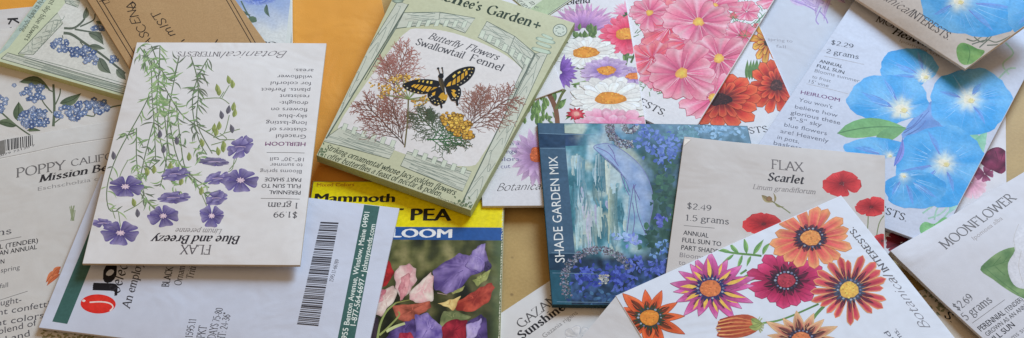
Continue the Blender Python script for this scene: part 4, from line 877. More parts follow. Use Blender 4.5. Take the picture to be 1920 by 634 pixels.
f = pk.part('printed_bud', 'rolled violet petal edge'); f.leaf((1676, 312), (1692, 258), 12, S(104, 124, 214), S(140, 150, 226), .1)
k = pk.part('printed_leaf', 'heart shaped green leaf at the lower corner'); k.shade([(1724, 428), (1734, 416), (1752, 420), (1768, 408), (1782, 412), (1782, 430), (1768, 452), (1752, 456), (1732, 446)], lambda x, y, t: mix(S(92, 158, 100), S(140, 196, 140), .5+1.1*NS(x, y, .05)), 5); k.line([(1752, 420), (1756, 436), (1758, 452)], 1.4, S(84, 140, 92))
plain_text(pk, [("INTERESTS.", (1586, 374), (1700, 416), 3.4)], S(60, 60, 64), name='maker_name', bold=.1)
k = plain_text(pk, [("$2.29", (1557, 83), (1600, 91), 2.8), ("2 grams", (1548, 99), (1610, 111), 2.8)], S(70, 72, 84), name='price_text')
for a, b in (((1545, 105), (1620, 121)), ((1512, 157), (1590, 176))): rule(k, a, b, S(176, 178, 190))
plain_text(pk, [("ANNUAL", (1536, 117), (1579, 128), 2.2), ("FULL SUN", (1531, 126), (1582, 139), 2.2)], S(52, 54, 64), name='growing_text', font='sans', bold=.13)
plain_text(pk, [("HEIRLOOM", (1501, 176), (1574, 191), 2.3)], S(112, 70, 118), name='growing_text', font='sans', bold=.12)
plain_text(pk, [("Blooms summer", (1527, 135), (1611, 155), 2.2), ("to frost", (1522, 146), (1557, 155), 2.2), ("15' vine", (1516, 155), (1553, 164), 2.2)], S(122, 126, 140), name='growing_text', font='sans')
plain_text(pk, [("You won't", (1497, 190), (1560, 204), 2.4), ("believe how", (1490, 203), (1570, 220), 2.4), ("glorious these", (1482, 214), (1575, 234), 2.4), ('4"-5" sky', (1477, 225), (1540, 238), 2.4), ("blue flowers", (1470, 237), (1550, 254), 2.4), ("are! Heavenly", (1463, 249), (1553, 268), 2.4), ("in pots,", (1457, 260), (1498, 269), 2.4), ("baskets, and", (1450, 271), (1537, 290), 2.4), ("on fences.", (1444, 282), (1515, 298), 2.4)], S(96, 100, 118), name='growing_text', font='sans')
plain_text(pk, [("MORNING GLORY", (1641, 40), (1800, 98), 4.3)], S(76, 70, 74), name='title', thin=.4)
plain_text(pk, [("Heavenly Blue", (1672, 63), (1800, 112), 4.0)], S(40, 36, 38), name='variety_name', bold=.55, slant=.22)
plain_text(pk, [("Ipomoea tricolor", (1686, 78), (1790, 118), 2.0)], S(150, 146, 150), name='latin_name', font='sans')
pk.finish()
pk = Packet('seed_packet', 'raised morning glory packet at the top right corner casting a shadow on its twin', 'seed packet', (1490, -77), (1810, 129), (1640, -175), (6, 12, 12), T(178, 172, 170), th=1.2, bulge=3.6, mat='satin', side=S(200, 190, 178), group=GRP, seed=33)
k = pk.part('printed_vine')
for p in ([(1822, 84), (1850, 76), (1868, 80), (1895, 68)], [(1826, 70), (1842, 80), (1862, 60), (1880, 56)], [(1850, 86), (1872, 84), (1890, 74)], [(1812, 74), (1826, 78), (1840, 70)], [(1836, 90), (1856, 72), (1862, 62)]): k.line(p, 2.2, S(96, 108, 100), S(130, 138, 126))
glory(pk, 1830, 0, 108, 70, 1797, 2, 21, 'sky blue morning glory on the raised packet', ((1.2, .9), (2.6, .8), (.3, .8)), .97, 7)
glory(pk, 1930, 24, 42, 48, 1950, 10, 12, None, ((2.4, .8),), .92, 8)
k = pk.part('printed_leaf', 'heart shaped green leaf near the corner'); k.shade([(1793, 92), (1802, 82), (1816, 84), (1832, 92), (1846, 96), (1840, 106), (1826, 118), (1808, 122), (1796, 112)], lambda x, y, t: mix(S(96, 146, 84), S(138, 182, 112), .5+1.1*NS(x, y, .06)), 5); k.line([(1812, 84), (1818, 100), (1814, 120)], 1.4, S(84, 128, 76))
plain_text(pk, [("Botanical", (1624, -18), (1700, 30), 3.9)], S(84, 80, 82), name='maker_name', font='script', slant=.4)
plain_text(pk, [("INTERESTS.", (1702, 31), (1777, 77), 3.5)], S(84, 80, 82), name='maker_name', bold=.1)
pk.finish()
# ------------------------------------------------------------------ packet seen in the gap at lower right
pk = Packet('seed_packet', 'shadowed packet showing in the narrow gap left of the moonflower packet', 'seed packet', (1700, 716), (1880, 660), (1676, 560), (1.4, 1.4, 1.4), S(196, 188, 178), th=.8, bulge=.3, group=GRP, seed=34)
k = pk.part('printed_leaf')
for i in range(40): x, y = rnd.uniform(1715, 1770), rnd.uniform(540, 590); k.leaf((x, y), (x+rnd.uniform(-10, 10), y+rnd.uniform(-9, 9)), 5, S(96, 104, 84), S(150, 152, 128), rib=False)
plain_text(pk, [("S.", (1768, 592), (1785, 606), 3.6)], S(40, 40, 44), name='maker_name', bold=.3)
pk.finish()
# ------------------------------------------------------------------ moonflower
pk = Packet('seed_packet', 'white moonflower packet with one pale bloom and green leaf at the right edge', 'seed packet', (1990, 770), (2290, 560), (1668, 475), (4.6, 4.6, 5.0), T(183, 185, 197), th=.9, bulge=1.6, group=GRP, seed=35, curl=((0, 1, 30, 2.2),))
f = pk.part('printed_leaf', 'large green leaf behind the pale bloom')
f.shade([(1838, 506), (1852, 488), (1874, 472), (1898, 464), (1912, 470), (1960, 520), (1960, 570), (1920, 560), (1888, 543), (1862, 524)], lambda x, y, t: mix(S(84, 120, 78), S(130, 160, 112), .5+1.1*NS(x, y, .045)), 6)
for p in ([(1838, 506), (1870, 496), (1900, 486)], [(1860, 500), (1876, 482)], [(1866, 500), (1884, 516)], [(1880, 494), (1892, 476)], [(1850, 505), (1880, 530), (1910, 552)]): f.line(p, 1.2, S(86, 124, 80))
f = pk.part('printed_flower', 'pale white moonflower bloom'); f.shade([(1900, 446), (1903, 470), (1890, 494), (1893, 520), (1906, 538), (1930, 542), (1990, 540), (2000, 420), (1940, 400)], lambda x, y, t: mul(T(188, 190, 202), 1-.1*(t > .9)), 6)
for p in ([(1910, 420), (1901, 446), (1904, 468)], [(1915, 470), (1910, 500), (1918, 530)]): f.line(p, 1, S(186, 184, 186))
plain_text(pk, [("MOONFLOWER", (1773, 468), (1906, 373), 3.9)], S(104, 102, 106), name='title', thin=.42)
plain_text(pk, [("Ipomoea alba", (1827, 451), (1881, 411), 2.1)], S(160, 156, 160), name='latin_name', font='sans', slant=.15)
k = plain_text(pk, [("$2.69", (1796, 584), (1827, 560), 3.3), ("5 grams", (1811, 602), (1862, 565), 3.3)], S(96, 96, 102), name='price_text'); rule(k, (1823, 606), (1884, 562))
plain_text(pk, [("PERENNIAL", (1840, 622), (1886, 589), 2.5), ("FULL SUN", (1857, 648), (1904, 611), 2.5)], S(52, 52, 58), name='growing_text', font='sans', bold=.14)
plain_text(pk, [("(TENDER)", (1889, 587), (1919, 563), 2.1), ("GROWN AS AN ANNUAL", (1852, 631), (1940, 566), 1.9)], S(70, 70, 76), name='growing_text', font='sans', bold=.05)
plain_text(pk, [("Blooms summer", (1880, 652), (1950, 600), 2.2)], S(120, 120, 126), name='growing_text', font='sans')
pk.finish()
# ------------------------------------------------------------------ gazania packet at the bottom centre
pk = Packet('seed_packet', 'white gazania packet lying on bare board below the dark blue packet', 'seed packet', (1130, 838), (1466, 590), (880, 627), (1.8, 1.8, 1.8), T(186, 186, 190), th=1.0, bulge=.6, group=GRP, seed=36)
plain_text(pk, [("GAZANIA", (977, 616), (1066, 549), 3.6)], S(84, 82, 84), name='title', thin=.4)
plain_text(pk, [("Sunshine Blend", (978, 637), (1118, 540), 3.3)], S(44, 42, 46), name='variety_name', bold=.6)
plain_text(pk, [("Gazania rigens", (1021, 634), (1084, 588), 2.1)], S(140, 138, 140), name='latin_name', font='sans')
f = pk.part('printed_flower', 'pale sketched bloom'); f.petals(1085, 632, 26, 22, 7, [(0, S(206, 206, 210)), (1, S(218, 217, 220))], wid=.9, outline=S(176, 178, 188))
pk.finish()
# ------------------------------------------------------------------ shade garden mix
pk = Packet('seed_packet', 'glossy teal shade garden mix packet painted with a waterfall and blue flowers', 'seed packet', (1036, 571), (1474, 575), (1008, 231), (5.6, 5.6, 6.2), S(40, 84, 104), th=2.0, bulge=.7, mat='film', ink='film', side=S(34, 64, 80), group=GRP, seed=37, curl=((1, 1, 40, -1.0),))
def fall(x, y):
    n1 = NS(x, y*.35, .045, 1); n2 = NS(x, y, .03, 5); n3 = NS(x, y, .09, 9)
    u = (x-1062)/130
    water = ramp([(-.5, S(58, 118, 138)), (-.1, S(96, 158, 180)), (.15, S(156, 200, 222)), (.45, S(192, 216, 226))], n1*1.2+.25*n3-.12*max(0, (y-380)/120))
    if n2 > .12: water = mix(water, S(206, 220, 206), min(.8, (n2-.12)*3))
    dark = ramp([(-.5, S(26, 54, 62)), (0, S(46, 84, 84)), (.4, S(70, 112, 118))], n2+.4*n3)
    right = ramp([(-.4, S(44, 78, 72)), (.1, S(62, 100, 88)), (.5, S(86, 122, 150))], n2+.6*n3)
    e = 1196+14*NS(y, 0, .03)+(y-290)*.06
    t = 1/(1+math.exp(-(x-e)/7)); c = mix(water, right, t)
    if y < 290: c = mix(c, mix(S(72, 118, 168), S(98, 140, 196), .5+n3), min(1, max(0, (1115+20*n3-x)/-30))*.5*min(1, (290-y)/30)*(x > 1100))
    if y > 470: c = mix(c, ramp([(-.4, S(28, 44, 66)), (.1, S(46, 74, 112)), (.5, S(72, 104, 160))], n3+.5*n2), min(1, (y-470)/18))
    tr = 1/(1+math.exp(-(x-1300)/14)); c = mix(c, ramp([(-.4, S(62, 98, 116)), (.3, S(108, 146, 176))], n2+n3*.5), tr*.8*(y < 320))
    if x > 1180 and y < 262: c = mix(c, mix(S(62, 106, 128), S(110, 150, 180), .5+n3), .6)
    return mul(c, .8+.2*NS(x, y, .2, 2))
k = pk.part('painted_scene'); k.panel([(1058, 229), (1400, 227), (1470, 574), (1072, 574)], 110, 90, fall)
k = pk.part('painted_scene', 'dark teal and white streaks of the waterfall')
def brush(x, y, d, w, c, sway=5):
    """a loose vertical stroke built of bristle lines"""
    for b in range(max(2, int(w/2.2))):
        c = mix(c, fall(x, min(560, y+d/2)), .22)
        x0 = x+(b-w/4.4)*2.1+rnd.uniform(-1, 1); t0 = rnd.uniform(0, .25)*d; t1 = d*rnd.uniform(.7, 1.05)
        k.line([(x0, y+t0), (x0+rnd.uniform(-sway, sway)*.4, y+(t0+t1)/2), (x0+rnd.uniform(-sway, sway)*.5+1, y+t1)], rnd.uniform(2, 3.6), mul(c, rnd.uniform(.92, 1.06)), mul(c, rnd.uniform(.9, 1.08)), taper=.4)
for i in range(34):
    brush(rnd.uniform(1070, 1188), rnd.uniform(282, 440), rnd.uniform(14, 46), rnd.uniform(5, 12), rnd.choice([S(72, 134, 156), S(96, 156, 178), S(172, 206, 224), S(160, 198, 220), S(196, 210, 206), S(182, 178, 216), S(84, 148, 168)]))
for x, y, d, w, c in ((1108, 392, 80, 13, S(196, 186, 226)), (1126, 376, 76, 13, S(176, 206, 216)), (1090, 290, 66, 18, S(184, 212, 234)), (1128, 284, 96, 24, S(200, 220, 232)), (1150, 350, 104, 20, S(204, 214, 188)), (1086, 410, 60, 13, S(168, 208, 224)), (1140, 300, 70, 12, S(212, 222, 206))): brush(x, y, d, w, c)
for x, y, h_ in ((1094, 336, 50), (1103, 360, 46), (1118, 344, 44), (1084, 376, 56), (1114, 412, 60), (1134, 402, 50), (1079, 340, 60), (1152, 436, 36), (1098, 436, 36), (1126, 330, 34), (1164, 380, 40)): brush(x, y, h_, 11, S(54, 106, 126), 8)
k = pk.part('painted_scene', 'dark bands across the packet')
k.panel([(1010, 248), (1118, 252), (1114, 272), (1010, 276)], 24, 5, lambda x, y: mix(mul(S(40, 66, 104), 1+.5*NS(x, y*2, .06)), fall(x, y), min(1, max(0, (x-1072+16*NS(x, y, .08))/40))))
k = pk.part('painted_scene', 'lower dark band')
k.panel([(1034, 474), (1130, 474), (1122, 512), (1036, 510)], 24, 8, lambda x, y: mix(mul(S(34, 52, 76), 1+.5*NS(x, y*2, .06)), fall(x, y), min(1, max(0, (x-1086+16*NS(x, y, .08))/40))))
w_ = pk.part('painted_bird', 'lavender grey heron wing with purple outline')
wing_ = [(1113, 276), (1128, 270), (1142, 270), (1164, 280), (1190, 300), (1210, 325), (1222, 356), (1224, 385), (1219, 412), (1212, 440), (1204, 424), (1196, 402), (1188, 380), (1178, 350), (1166, 326), (1148, 306), (1130, 292)]
w_.shade(wing_, lambda x, y, t: mix(fall(x, y), mix(S(120, 150, 206), S(166, 186, 226), .5+.9*NS(x, y, .05)), .82-.35*max(0, t-.75)/.25), 8)
ws = smooth(wing_, True, 4); w_.line(ws, 1.3, S(118, 124, 180), sm=False)
for p in ([(1118, 276), (1142, 288), (1160, 312)], [(1140, 272), (1150, 286), (1154, 302)], [(1164, 326), (1172, 350), (1186, 378)]): w_.line(p, 1.4, S(110, 104, 168))
w_.shade([(1180, 366), (1190, 350), (1200, 400), (1212, 440), (1190, 438), (1172, 452), (1176, 410)], lambda x, y, t: mix(S(116, 154, 190), S(150, 184, 206), .5+NS(x, y, .06)), 4)
for p in ([(1188, 346), (1180, 400), (1174, 450)], [(1189, 348), (1196, 400), (1211, 440)], [(1186, 380), (1190, 410), (1186, 440)], [(1190, 356), (1200, 376)], [(1186, 356), (1192, 346)]): w_.line(p, 1.5, S(104, 100, 156))
def blueclump(cx, cy, sx, sy, n, lo=S(62, 88, 164), hi=S(112, 138, 206)):
    f = pk.part('painted_flower')
    for i in range(n):
        x, y = cx+rnd.gauss(0, sx*.5), cy+rnd.gauss(0, sy*.5); c = mix(lo, hi, rnd.random()); a = rnd.random()*6.28
        f.leaf((x, y), (x+11*math.cos(a), y+9*math.sin(a)), rnd.uniform(4, 7), c, mul(c, 1.12), rnd.uniform(-.2, .2), rib=False)
for a in ((1225, 268, 34, 24, 46), (1255, 290, 30, 20, 40), (1212, 246, 22, 12, 18), (1262, 262, 18, 14, 18), (1246, 308, 20, 8, 16), (1104, 522, 26, 26, 60, S(40, 54, 140), S(84, 104, 196)), (1158, 520, 28, 22, 54, S(40, 54, 140), S(84, 104, 196)), (1244, 412, 18, 9, 26, S(50, 60, 150), S(110, 120, 200)), (1240, 462, 18, 26, 30, S(70, 110, 180), S(130, 170, 220)), (1235, 505, 40, 14, 50, S(50, 66, 150), S(96, 116, 200)), (1190, 495, 26, 16, 30, S(50, 66, 150), S(96, 116, 200)), (1200, 540, 50, 12, 50, S(44, 60, 140), S(84, 104, 180)), (1130, 556, 60, 8, 40, S(36, 60, 110), S(70, 110, 150)), (1340, 244, 60, 12, 50, S(90, 134, 170), S(136, 172, 206)), (1185, 450, 20, 8, 20, S(110, 130, 210), S(150, 170, 226)), (1170, 444, 16, 6, 14, S(120, 150, 214), S(160, 190, 230)), (1290, 250, 40, 14, 40, S(62, 110, 120), S(98, 140, 160))): blueclump(*a)
f = pk.part('painted_flower', 'dark green undergrowth')
for i in range(90): x, y = rnd.choice(((1240, 350), (1246, 380), (1228, 450), (1256, 330), (1262, 420))); x += rnd.gauss(0, 9); y += rnd.gauss(0, 16); f.blob(x, y, rnd.uniform(3, 7), rnd.uniform(3, 7), rnd.choice([S(40, 74, 66), S(54, 94, 80), S(66, 108, 86), S(48, 80, 96)]), jag=.3, n=8, mod=40)
k = pk.part('banner'); k.panel([(1000, 225), (1056, 226), (1078, 476), (1022, 476)], 8, 20, lambda x, y: mul(T(57, 84, 110), 1+.12*NS(x, y, .04))); k.panel([(1006, 250), (1060, 253), (1060, 276), (1007, 277)], 12, 6, lambda x, y: mul(S(34, 62, 94), 1+.4*NS(x, y*2, .08))); k.panel([(1030, 476), (1078, 476), (1074, 510), (1030, 506)], 8, 5, lambda x, y: mul(S(32, 58, 84), 1+.4*NS(x, y, .08)))
k.panel([(1034, 506), (1060, 508), (1062, 578), (1030, 578)], 6, 10, lambda x, y: mul(S(38, 86, 108), 1+.2*NS(x, y, .06)))
k = pk.part('glitter_ring', mat='silver')
def ring(cx, cy, rx, ry, a0, a1, w, c):
    for i in range(int(2.1*(a1-a0)*w/15)):
        a = math.radians(rnd.uniform(a0, a1)); q = 1-w/rx*rnd.random(); x, y = cx+rx*q*math.cos(a), cy+ry*q*math.sin(a); r_ = rnd.uniform(1.2, 2.8); b = rnd.random()*3
        cc = mul(rnd.choice((c, mul(c, 1.5), mul(c, .5), S(150, 140, 170), S(90, 100, 130))), rnd.uniform(.7, 1.2))
        k.poly([(x+r_*math.cos(b+t), y+r_*math.sin(b+t)) for t in (0, 1.6, 3.1, 4.7)], cc)
ring(1122, 528, 72, 66, 150, 335, 15, S(128, 138, 158)); k = pk.part('glitter_ring', mat='silver'); ring(1176, 240, 40, 38, 70, 205, 15, S(150, 160, 176)); k = pk.part('glitter_ring', mat='silver'); ring(1181, 236, 16, 14, 0, 320, 9, S(176, 190, 206))
k.dots([(1132+rnd.uniform(-9, 9), 524+rnd.uniform(-8, 8)) for _ in range(30)], 3, [S(206, 206, 196), S(160, 170, 180)], n=4)
plain_text(pk, [("SHADE GARDEN MIX", (1059, 492), (1045, 293), 4.1)], S(222, 228, 232), name='title', font='sans', bold=.0)
k = pk.part('film_crease')
for p in ([(1010, 250), (1060, 252), (1118, 253)], [(1008, 278), (1060, 279)], [(1034, 474), (1090, 476)], [(1036, 512), (1120, 514)], [(1012, 300), (1016, 360)], [(1044, 566), (1120, 567), (1200, 566)]): k.line(p, 1.0, S(110, 142, 170))
pk.finish()
# ------------------------------------------------------------------ scarlet flax
pk = Packet('seed_packet', 'white scarlet flax packet with small red flowers and grey price text', 'seed packet', (1232, 640), (1656, 682), (1283, 259), (8.0, 8.0, 8.0), T(176, 172, 173), th=1.2, bulge=1.7, group=GRP, seed=38, lumps=8, side=S(188, 182, 178), curl=((0, 1, 26, 1.2),))
k = pk.part('painted_fold_shading'); k.line([(1296, 262), (1280, 276)], 1.3, S(180, 174, 170)); k.poly([(1284, 260), (1295, 262), (1281, 274)], S(228, 224, 222))  # corner fold: shade line and highlight painted on the flat sheet
plain_text(pk, [("FLAX", (1446, 316), (1506, 322), 4.6)], S(104, 98, 100), name='title', thin=.42)
plain_text(pk, [("Scarlet", (1438, 338), (1507, 345), 4.0)], S(50, 44, 46), name='variety_name', bold=.55, slant=.22)
plain_text(pk, [("Linum grandiflorum", (1411, 354), (1529, 364), 2.3)], S(134, 128, 130), name='latin_name', slant=.25, thin=.45)
k = plain_text(pk, [("$2.49", (1287, 391), (1334, 396), 3.0), ("1.5 grams", (1284, 413), (1367, 421), 3.0)], S(88, 86, 90), name='price_text', thin=.42); rule(k, (1282, 423), (1340, 428))
plain_text(pk, [("ANNUAL", (1281, 440), (1328, 446), 2.4), ("FULL SUN TO", (1279, 454), (1352, 462), 2.4), ("PART SHADE", (1277, 468), (1346, 476), 2.4)], S(50, 48, 54), name='growing_text', font='sans', bold=.13)
plain_text(pk, [("Blooms spring", (1274, 482), (1362, 492), 2.4), ("to summer", (1272, 496), (1340, 504), 2.4)], S(128, 124, 130), name='growing_text', font='sans')
k = pk.part('printed_stem')
for p in ([(1448, 378), (1468, 390), (1482, 400)], [(1628, 400), (1627, 425), (1624, 440)], [(1640, 470), (1648, 420), (1662, 400)]): k.line(p, 2, S(122, 130, 92))
RD = [(0, S(104, 18, 24)), (.25, S(160, 32, 36)), (.7, S(196, 50, 52)), (1, S(204, 66, 66))]
for x, y, a, b, rot in ((1578, 344, 35, 25, .3), (1634, 388, 31, 18, .1), (1432, 420, 37, 22, .35), (1654, 452, 20, 15, .2)):
    small_flower(pk, x, y, a, b, RD, S(110, 30, 30), 5, rot, cr=.12, vein=S(150, 30, 36), wid=1.5, kind='round', rough=.04)
k = pk.part('printed_bud', 'olive green flax bud'); k.leaf((1428, 366), (1452, 379), 10, S(120, 106, 74), S(170, 156, 112), .1); k.leaf((1452, 380), (1450, 362), 4, S(140, 128, 92)); k.leaf((1452, 380), (1470, 388), 4, S(130, 130, 90)); k.blob(1442, 373, 6, 5, S(150, 112, 80), S(120, 100, 70))
pk.finish()
# ------------------------------------------------------------------ gazania packet on top at the right
pk = Packet('seed_packet', 'white packet printed with orange crimson and magenta gazania daisies, topmost at lower right', 'seed packet', (1896, 767), (1577, 367), None, (12, 11, 10), T(192, 199, 215), C=(1155, 555), th=.5, bulge=1.2, group=GRP, seed=39, side=T(190, 195, 208))
GRN = S(112, 156, 88)
k = pk.part('printed_stem')
for p, w in (([(1340, 467), (1372, 474), (1412, 478), (1428, 480)], 4), ([(1384, 526), (1402, 516), (1420, 508)], 4), ([(1360, 540), (1400, 528), (1425, 520)], 3), ([(1388, 514), (1400, 506)], 4), ([(1516, 610), (1530, 590), (1545, 574)], 6), ([(1430, 606), (1470, 598), (1535, 570)], 3.5), ([(1240, 582), (1262, 574)], 5)): k.line(p, w, GRN, S(86, 122, 70))
k = pk.part('printed_leaf')
for a, b, w in (((1372, 474), (1342, 466), 7), ((1385, 474), (1368, 454), 8), ((1400, 476), (1395, 446), 9), ((1412, 478), (1432, 449), 9), ((1392, 478), (1382, 506), 7), ((1408, 480), (1400, 500), 6), ((1430, 478), (1445, 455), 8), ((1376, 477), (1355, 492), 6)): k.leaf(a, b, w, S(84, 138, 76), S(150, 190, 120), rnd.uniform(-.12, .12))
def gaz(cx, cy, rx, ry, n, st, mid, edge, ringc, cc, label, wid=.3, rot=0, kind='point', mw=.34, cr=.24, out=None, arc=(0, 360), stripe=None, wd=(.6, .74)):
    f = pk.part('printed_flower', label)
    for q in list(range(0, n, 2))+list(range(1, n, 2)):
        a = 6.283*q/n+rot+rnd.uniform(-.09, .09); l = rnd.uniform(.84, 1.08); w = wid*rnd.uniform(.82, 1.12)
        Pp = lambda r_, b: (cx+rx*r_*math.cos(b), cy+ry*r_*math.sin(b))
        f.petals(cx, cy, rx*l, ry*l, 1, st, wid=w, kind=kind, rot=a, inner=.15, edge=edge, outline=out, arc=(0, 1), jit=0, streak=.16)
        f.leaf(Pp(.26, a), Pp(l*rnd.uniform(*wd), a+rnd.uniform(-.05, .05)), w*rx*.46, mid[0][1], mix(mid[0][1], ramp(st, .5), .35), 0, rib=False)
        if stripe:
            f.leaf(Pp(.26, a-.1), Pp(l*rnd.uniform(.72, .86), a-.09), w*rx*.27, stripe, mul(stripe, 1.15), .05, rib=False)
            f.line([Pp(.3, a+.1), Pp(l*.8, a+.09)], 1.6, mid[0][1], ramp(st, .8), taper=.7, sm=False)
        else: f.line([Pp(.4, a-.06), Pp(l*.92, a-.03)], 1.2, mul(ramp(st, .7), .75), ramp(st, .95), taper=.6, sm=False)
    e = pk.part('flower_centre', parent=f)
    for i in range(26): a = 6.283*i/26; e.leaf((cx+rx*cr*.8*math.cos(a), cy+ry*cr*.8*math.sin(a)), (cx+rx*cr*rnd.uniform(1.5, 1.9)*math.cos(a), cy+ry*cr*rnd.uniform(1.5, 1.9)*math.sin(a)), 5, ringc, mul(ringc, 1.2), 0, rib=False)
    e.dots([(cx+rx*cr*1.2*math.cos(.35*i), cy+ry*cr*1.2*math.sin(.35*i)) for i in range(18)], 2.2, [S(150, 160, 180), S(60, 56, 80), S(110, 116, 150)])
    e.blob(cx, cy, rx*cr, ry*cr, mul(cc, 1.1), mul(cc, .85), jag=.06)
    e.dots([(cx+rx*cr*.95*q*math.cos(a), cy+ry*cr*.95*q*math.sin(a)) for a, q in [(rnd.random()*6.28, rnd.random()**.5) for _ in range(60)]], 1.9, [mul(cc, 1.3), mul(cc, .72), cc], n=5)
gaz(1502, 636, 74, 55, 15, [(0, S(70, 44, 50)), (.4, S(190, 90, 80)), (1, S(232, 196, 150))], [(0, S(60, 36, 44)), (.8, S(190, 60, 70)), (1, S(214, 110, 100))], S(238, 214, 168), S(58, 44, 60), S(216, 128, 84), 'pale red striped gazania at the frame bottom', out=S(206, 160, 120))
gaz(1474, 526, 71, 55, 15, [(0, S(60, 18, 40)), (.35, S(140, 26, 66)), (.7, S(184, 44, 96)), (1, S(200, 74, 122))], [(0, S(40, 18, 32))], None, S(46, 22, 38), S(170, 54, 72), 'crimson gazania with dark star centre', wid=.46, kind='strap', out=S(140, 30, 76), wd=(.55, .64))
gaz(1520, 446, 79, 60, 17, [(0, S(140, 50, 50)), (.35, S(204, 78, 84)), (.7, S(220, 104, 94)), (1, S(236, 168, 112))], [(0, S(66, 34, 48))], S(238, 178, 112), S(54, 38, 58), S(224, 146, 82), 'orange gazania nearest the packet corner', wid=.36, kind='strap', out=S(206, 124, 84), wd=(.4, .5))
gaz(1332, 541, 83, 65, 17, [(0, S(120, 50, 90)), (.4, S(182, 74, 136)), (.75, S(204, 92, 162)), (1, S(222, 150, 196))], [(0, S(70, 36, 50))], None, S(44, 46, 96), S(214, 124, 74), 'magenta gazania with yellow stripes', wid=.31, kind='point', out=S(170, 84, 140), stripe=S(232, 180, 84))
gaz(1218, 596, 74, 60, 11, [(0, S(50, 44, 30)), (.3, S(200, 70, 36)), (.7, S(222, 94, 50)), (1, S(226, 120, 80))], [(0, S(40, 44, 30)), (.35, S(160, 50, 30)), (1, S(206, 74, 44))], S(230, 136, 76), S(50, 64, 44), S(224, 140, 56), 'spiky orange red gazania at the left corner', wid=.34, out=S(176, 60, 34))
gaz(1592, 544, 74, 64, 20, [(0, S(110, 40, 56)), (.3, S(166, 46, 72)), (.8, S(196, 62, 84)), (1, S(210, 100, 92))], [(0, S(52, 30, 48))], S(232, 176, 120), S(62, 70, 92), S(226, 178, 84), 'red gazania with yellow petal edges', wid=.25, kind='strap', out=S(222, 160, 110))
f = pk.part('printed_bud', 'closed striped gazania bud')
f.shade([(1346, 603), (1370, 593), (1402, 590), (1424, 602), (1422, 618), (1400, 630), (1372, 634), (1344, 630), (1352, 617)], lambda x, y, t: mix(S(150, 56, 44), S(206, 112, 76), .5+1.4*NS(x*.3, y*1.6, .16)), 5)
for i in range(11):
    y = 593+i*3.7; f.line([(1342+abs(i-5)*1.5, 600+i*3.1), (1380, y), (1420, 603+i*1.5)], 2.2, S(230, 174, 110) if i % 2 else S(140, 44, 44), S(190, 96, 60), taper=.3)
for i in range(14): a = rnd.uniform(-1.3, 1.3); f.line([(1418, 609), (1422+11*math.cos(a), 609+16*math.sin(a))], 2.4, S(128, 150, 90), S(170, 184, 130), taper=.6)
f.leaf((1408, 598), (1430, 606), 14, S(120, 140, 76), S(170, 180, 110)); f.leaf((1404, 614), (1430, 606), 12, S(120, 140, 76), S(170, 180, 110))
plain_text(pk, [("INTERESTS.", (1668, 507), (1599, 425), 2.5)], S(92, 92, 100), name='maker_name', bold=.1)
plain_text(pk, [("Botanical", (1746, 616), (1672, 514), 3.4)], S(120, 120, 130), name='maker_name', font='script', slant=.45)
plain_text(pk, [("Blooms.", (1716, 664), (1680, 616), 2.3), ("and", (1690, 652), (1665, 620), 2.3)], S(100, 102, 116), name='growing_text', font='sans')
fl = pk.part('side_flap')
pk.finish()
# its folded side flap, hanging from the far edge of the sheet
def flap(pk, pts, z, c, name):
    bm = bmesh.new(); cl = bm.verts.layers.float_color.new('Col'); W = pk.root.matrix_basis.inverted()
    V = [W @ at(p[0], p[1], q*.001) for p, q in zip(pts, z)]
    vs = []
    for v in V: b = bm.verts.new(v); b[cl] = (*c, 1); vs.append(b)
    lo = []
    for v in V: b = bm.verts.new(v-Vector((0, 0, .0004))); b[cl] = (*c, 1); lo.append(b)
    n = len(V); bm.faces.new(vs); bm.faces.new(lo[::-1])
    for i in range(n): bm.faces.new((vs[i], lo[i], lo[(i+1) % n], vs[(i+1) % n]))
    bmesh.ops.recalc_face_normals(bm, faces=list(bm.faces))
    me = bpy.data.meshes.new(name); bm.to_mesh(me); bm.free(); me.materials.append(M['paper'])
    o = bpy.data.objects.new(name, me); col.objects.link(o); o.parent = pk.root; return o
flap(pk, [(1155.5, 555), (1088, 636), (1060, 700), (1200, 800), (1340, 815)], (8.9, 6.5, 5.5, 5.5, 9.8), T(188, 189, 196), 'side_flap')
# ------------------------------------------------------------------ white packet with green bars, bean shaped red mark
pk = Packet('seed_packet', 'white packet with two green bars, barcode and red oval logo, under the blue flax packet', 'seed packet', (73, 614), (681, 690), (190, 327), (6.0, 5.4, 6.6), JW, th=.9, bulge=1.6, group=GRP, seed=40, side=S(190, 190, 204))
TG = T(55, 89, 86)
k = pk.part('green_bar'); k.panel([(98, 603), (126, 607.5), (240, 326), (214, 322)], 4, 30, lambda x, y: mul(TG, 1+.06*NS(x, y, .1)))
k = pk.part('green_bar'); k.panel([(683, 383), (712, 386.5), (664, 640), (632, 640)], 4, 30, lambda x, y: mul(TG, 1+.06*NS(x, y, .1)))
plain_text(pk, [("955 Benton Avenue, Winslow, Maine 04901", (650, 636), (693, 398), 2.3), ("1-877-564-6697 • Johnnyseeds.com", (667, 611), (704, 421), 2.3)], S(222, 230, 228), name='address_text', font='sans', bold=.1)
k = pk.part('barcode'); r = random.Random(9); t = 0
while t < 1:
    d = r.choice((.006, .008, .012, .016)); a0, a1 = t, min(1, t+d)
    L0 = lambda q: (601-44*q, 416+192*q); R0 = lambda q: (635-38*q, 417.5+194*q)
    k.poly([L0(a0), R0(a0), R0(a1), L0(a1)], S(56, 54, 62)); t += d+r.choice((.005, .007, .011))
k.text("1595.11-66789", (624, 529), (636, 487), 1.6, S(70, 70, 80), thin=.5)
k = pk.part('logo_mark', 'red oval bean logo with white highlight'); k.blob(184, 570, 33, 18, S(226, 58, 48), S(214, 46, 40), jag=0, n=40, rot=.03)
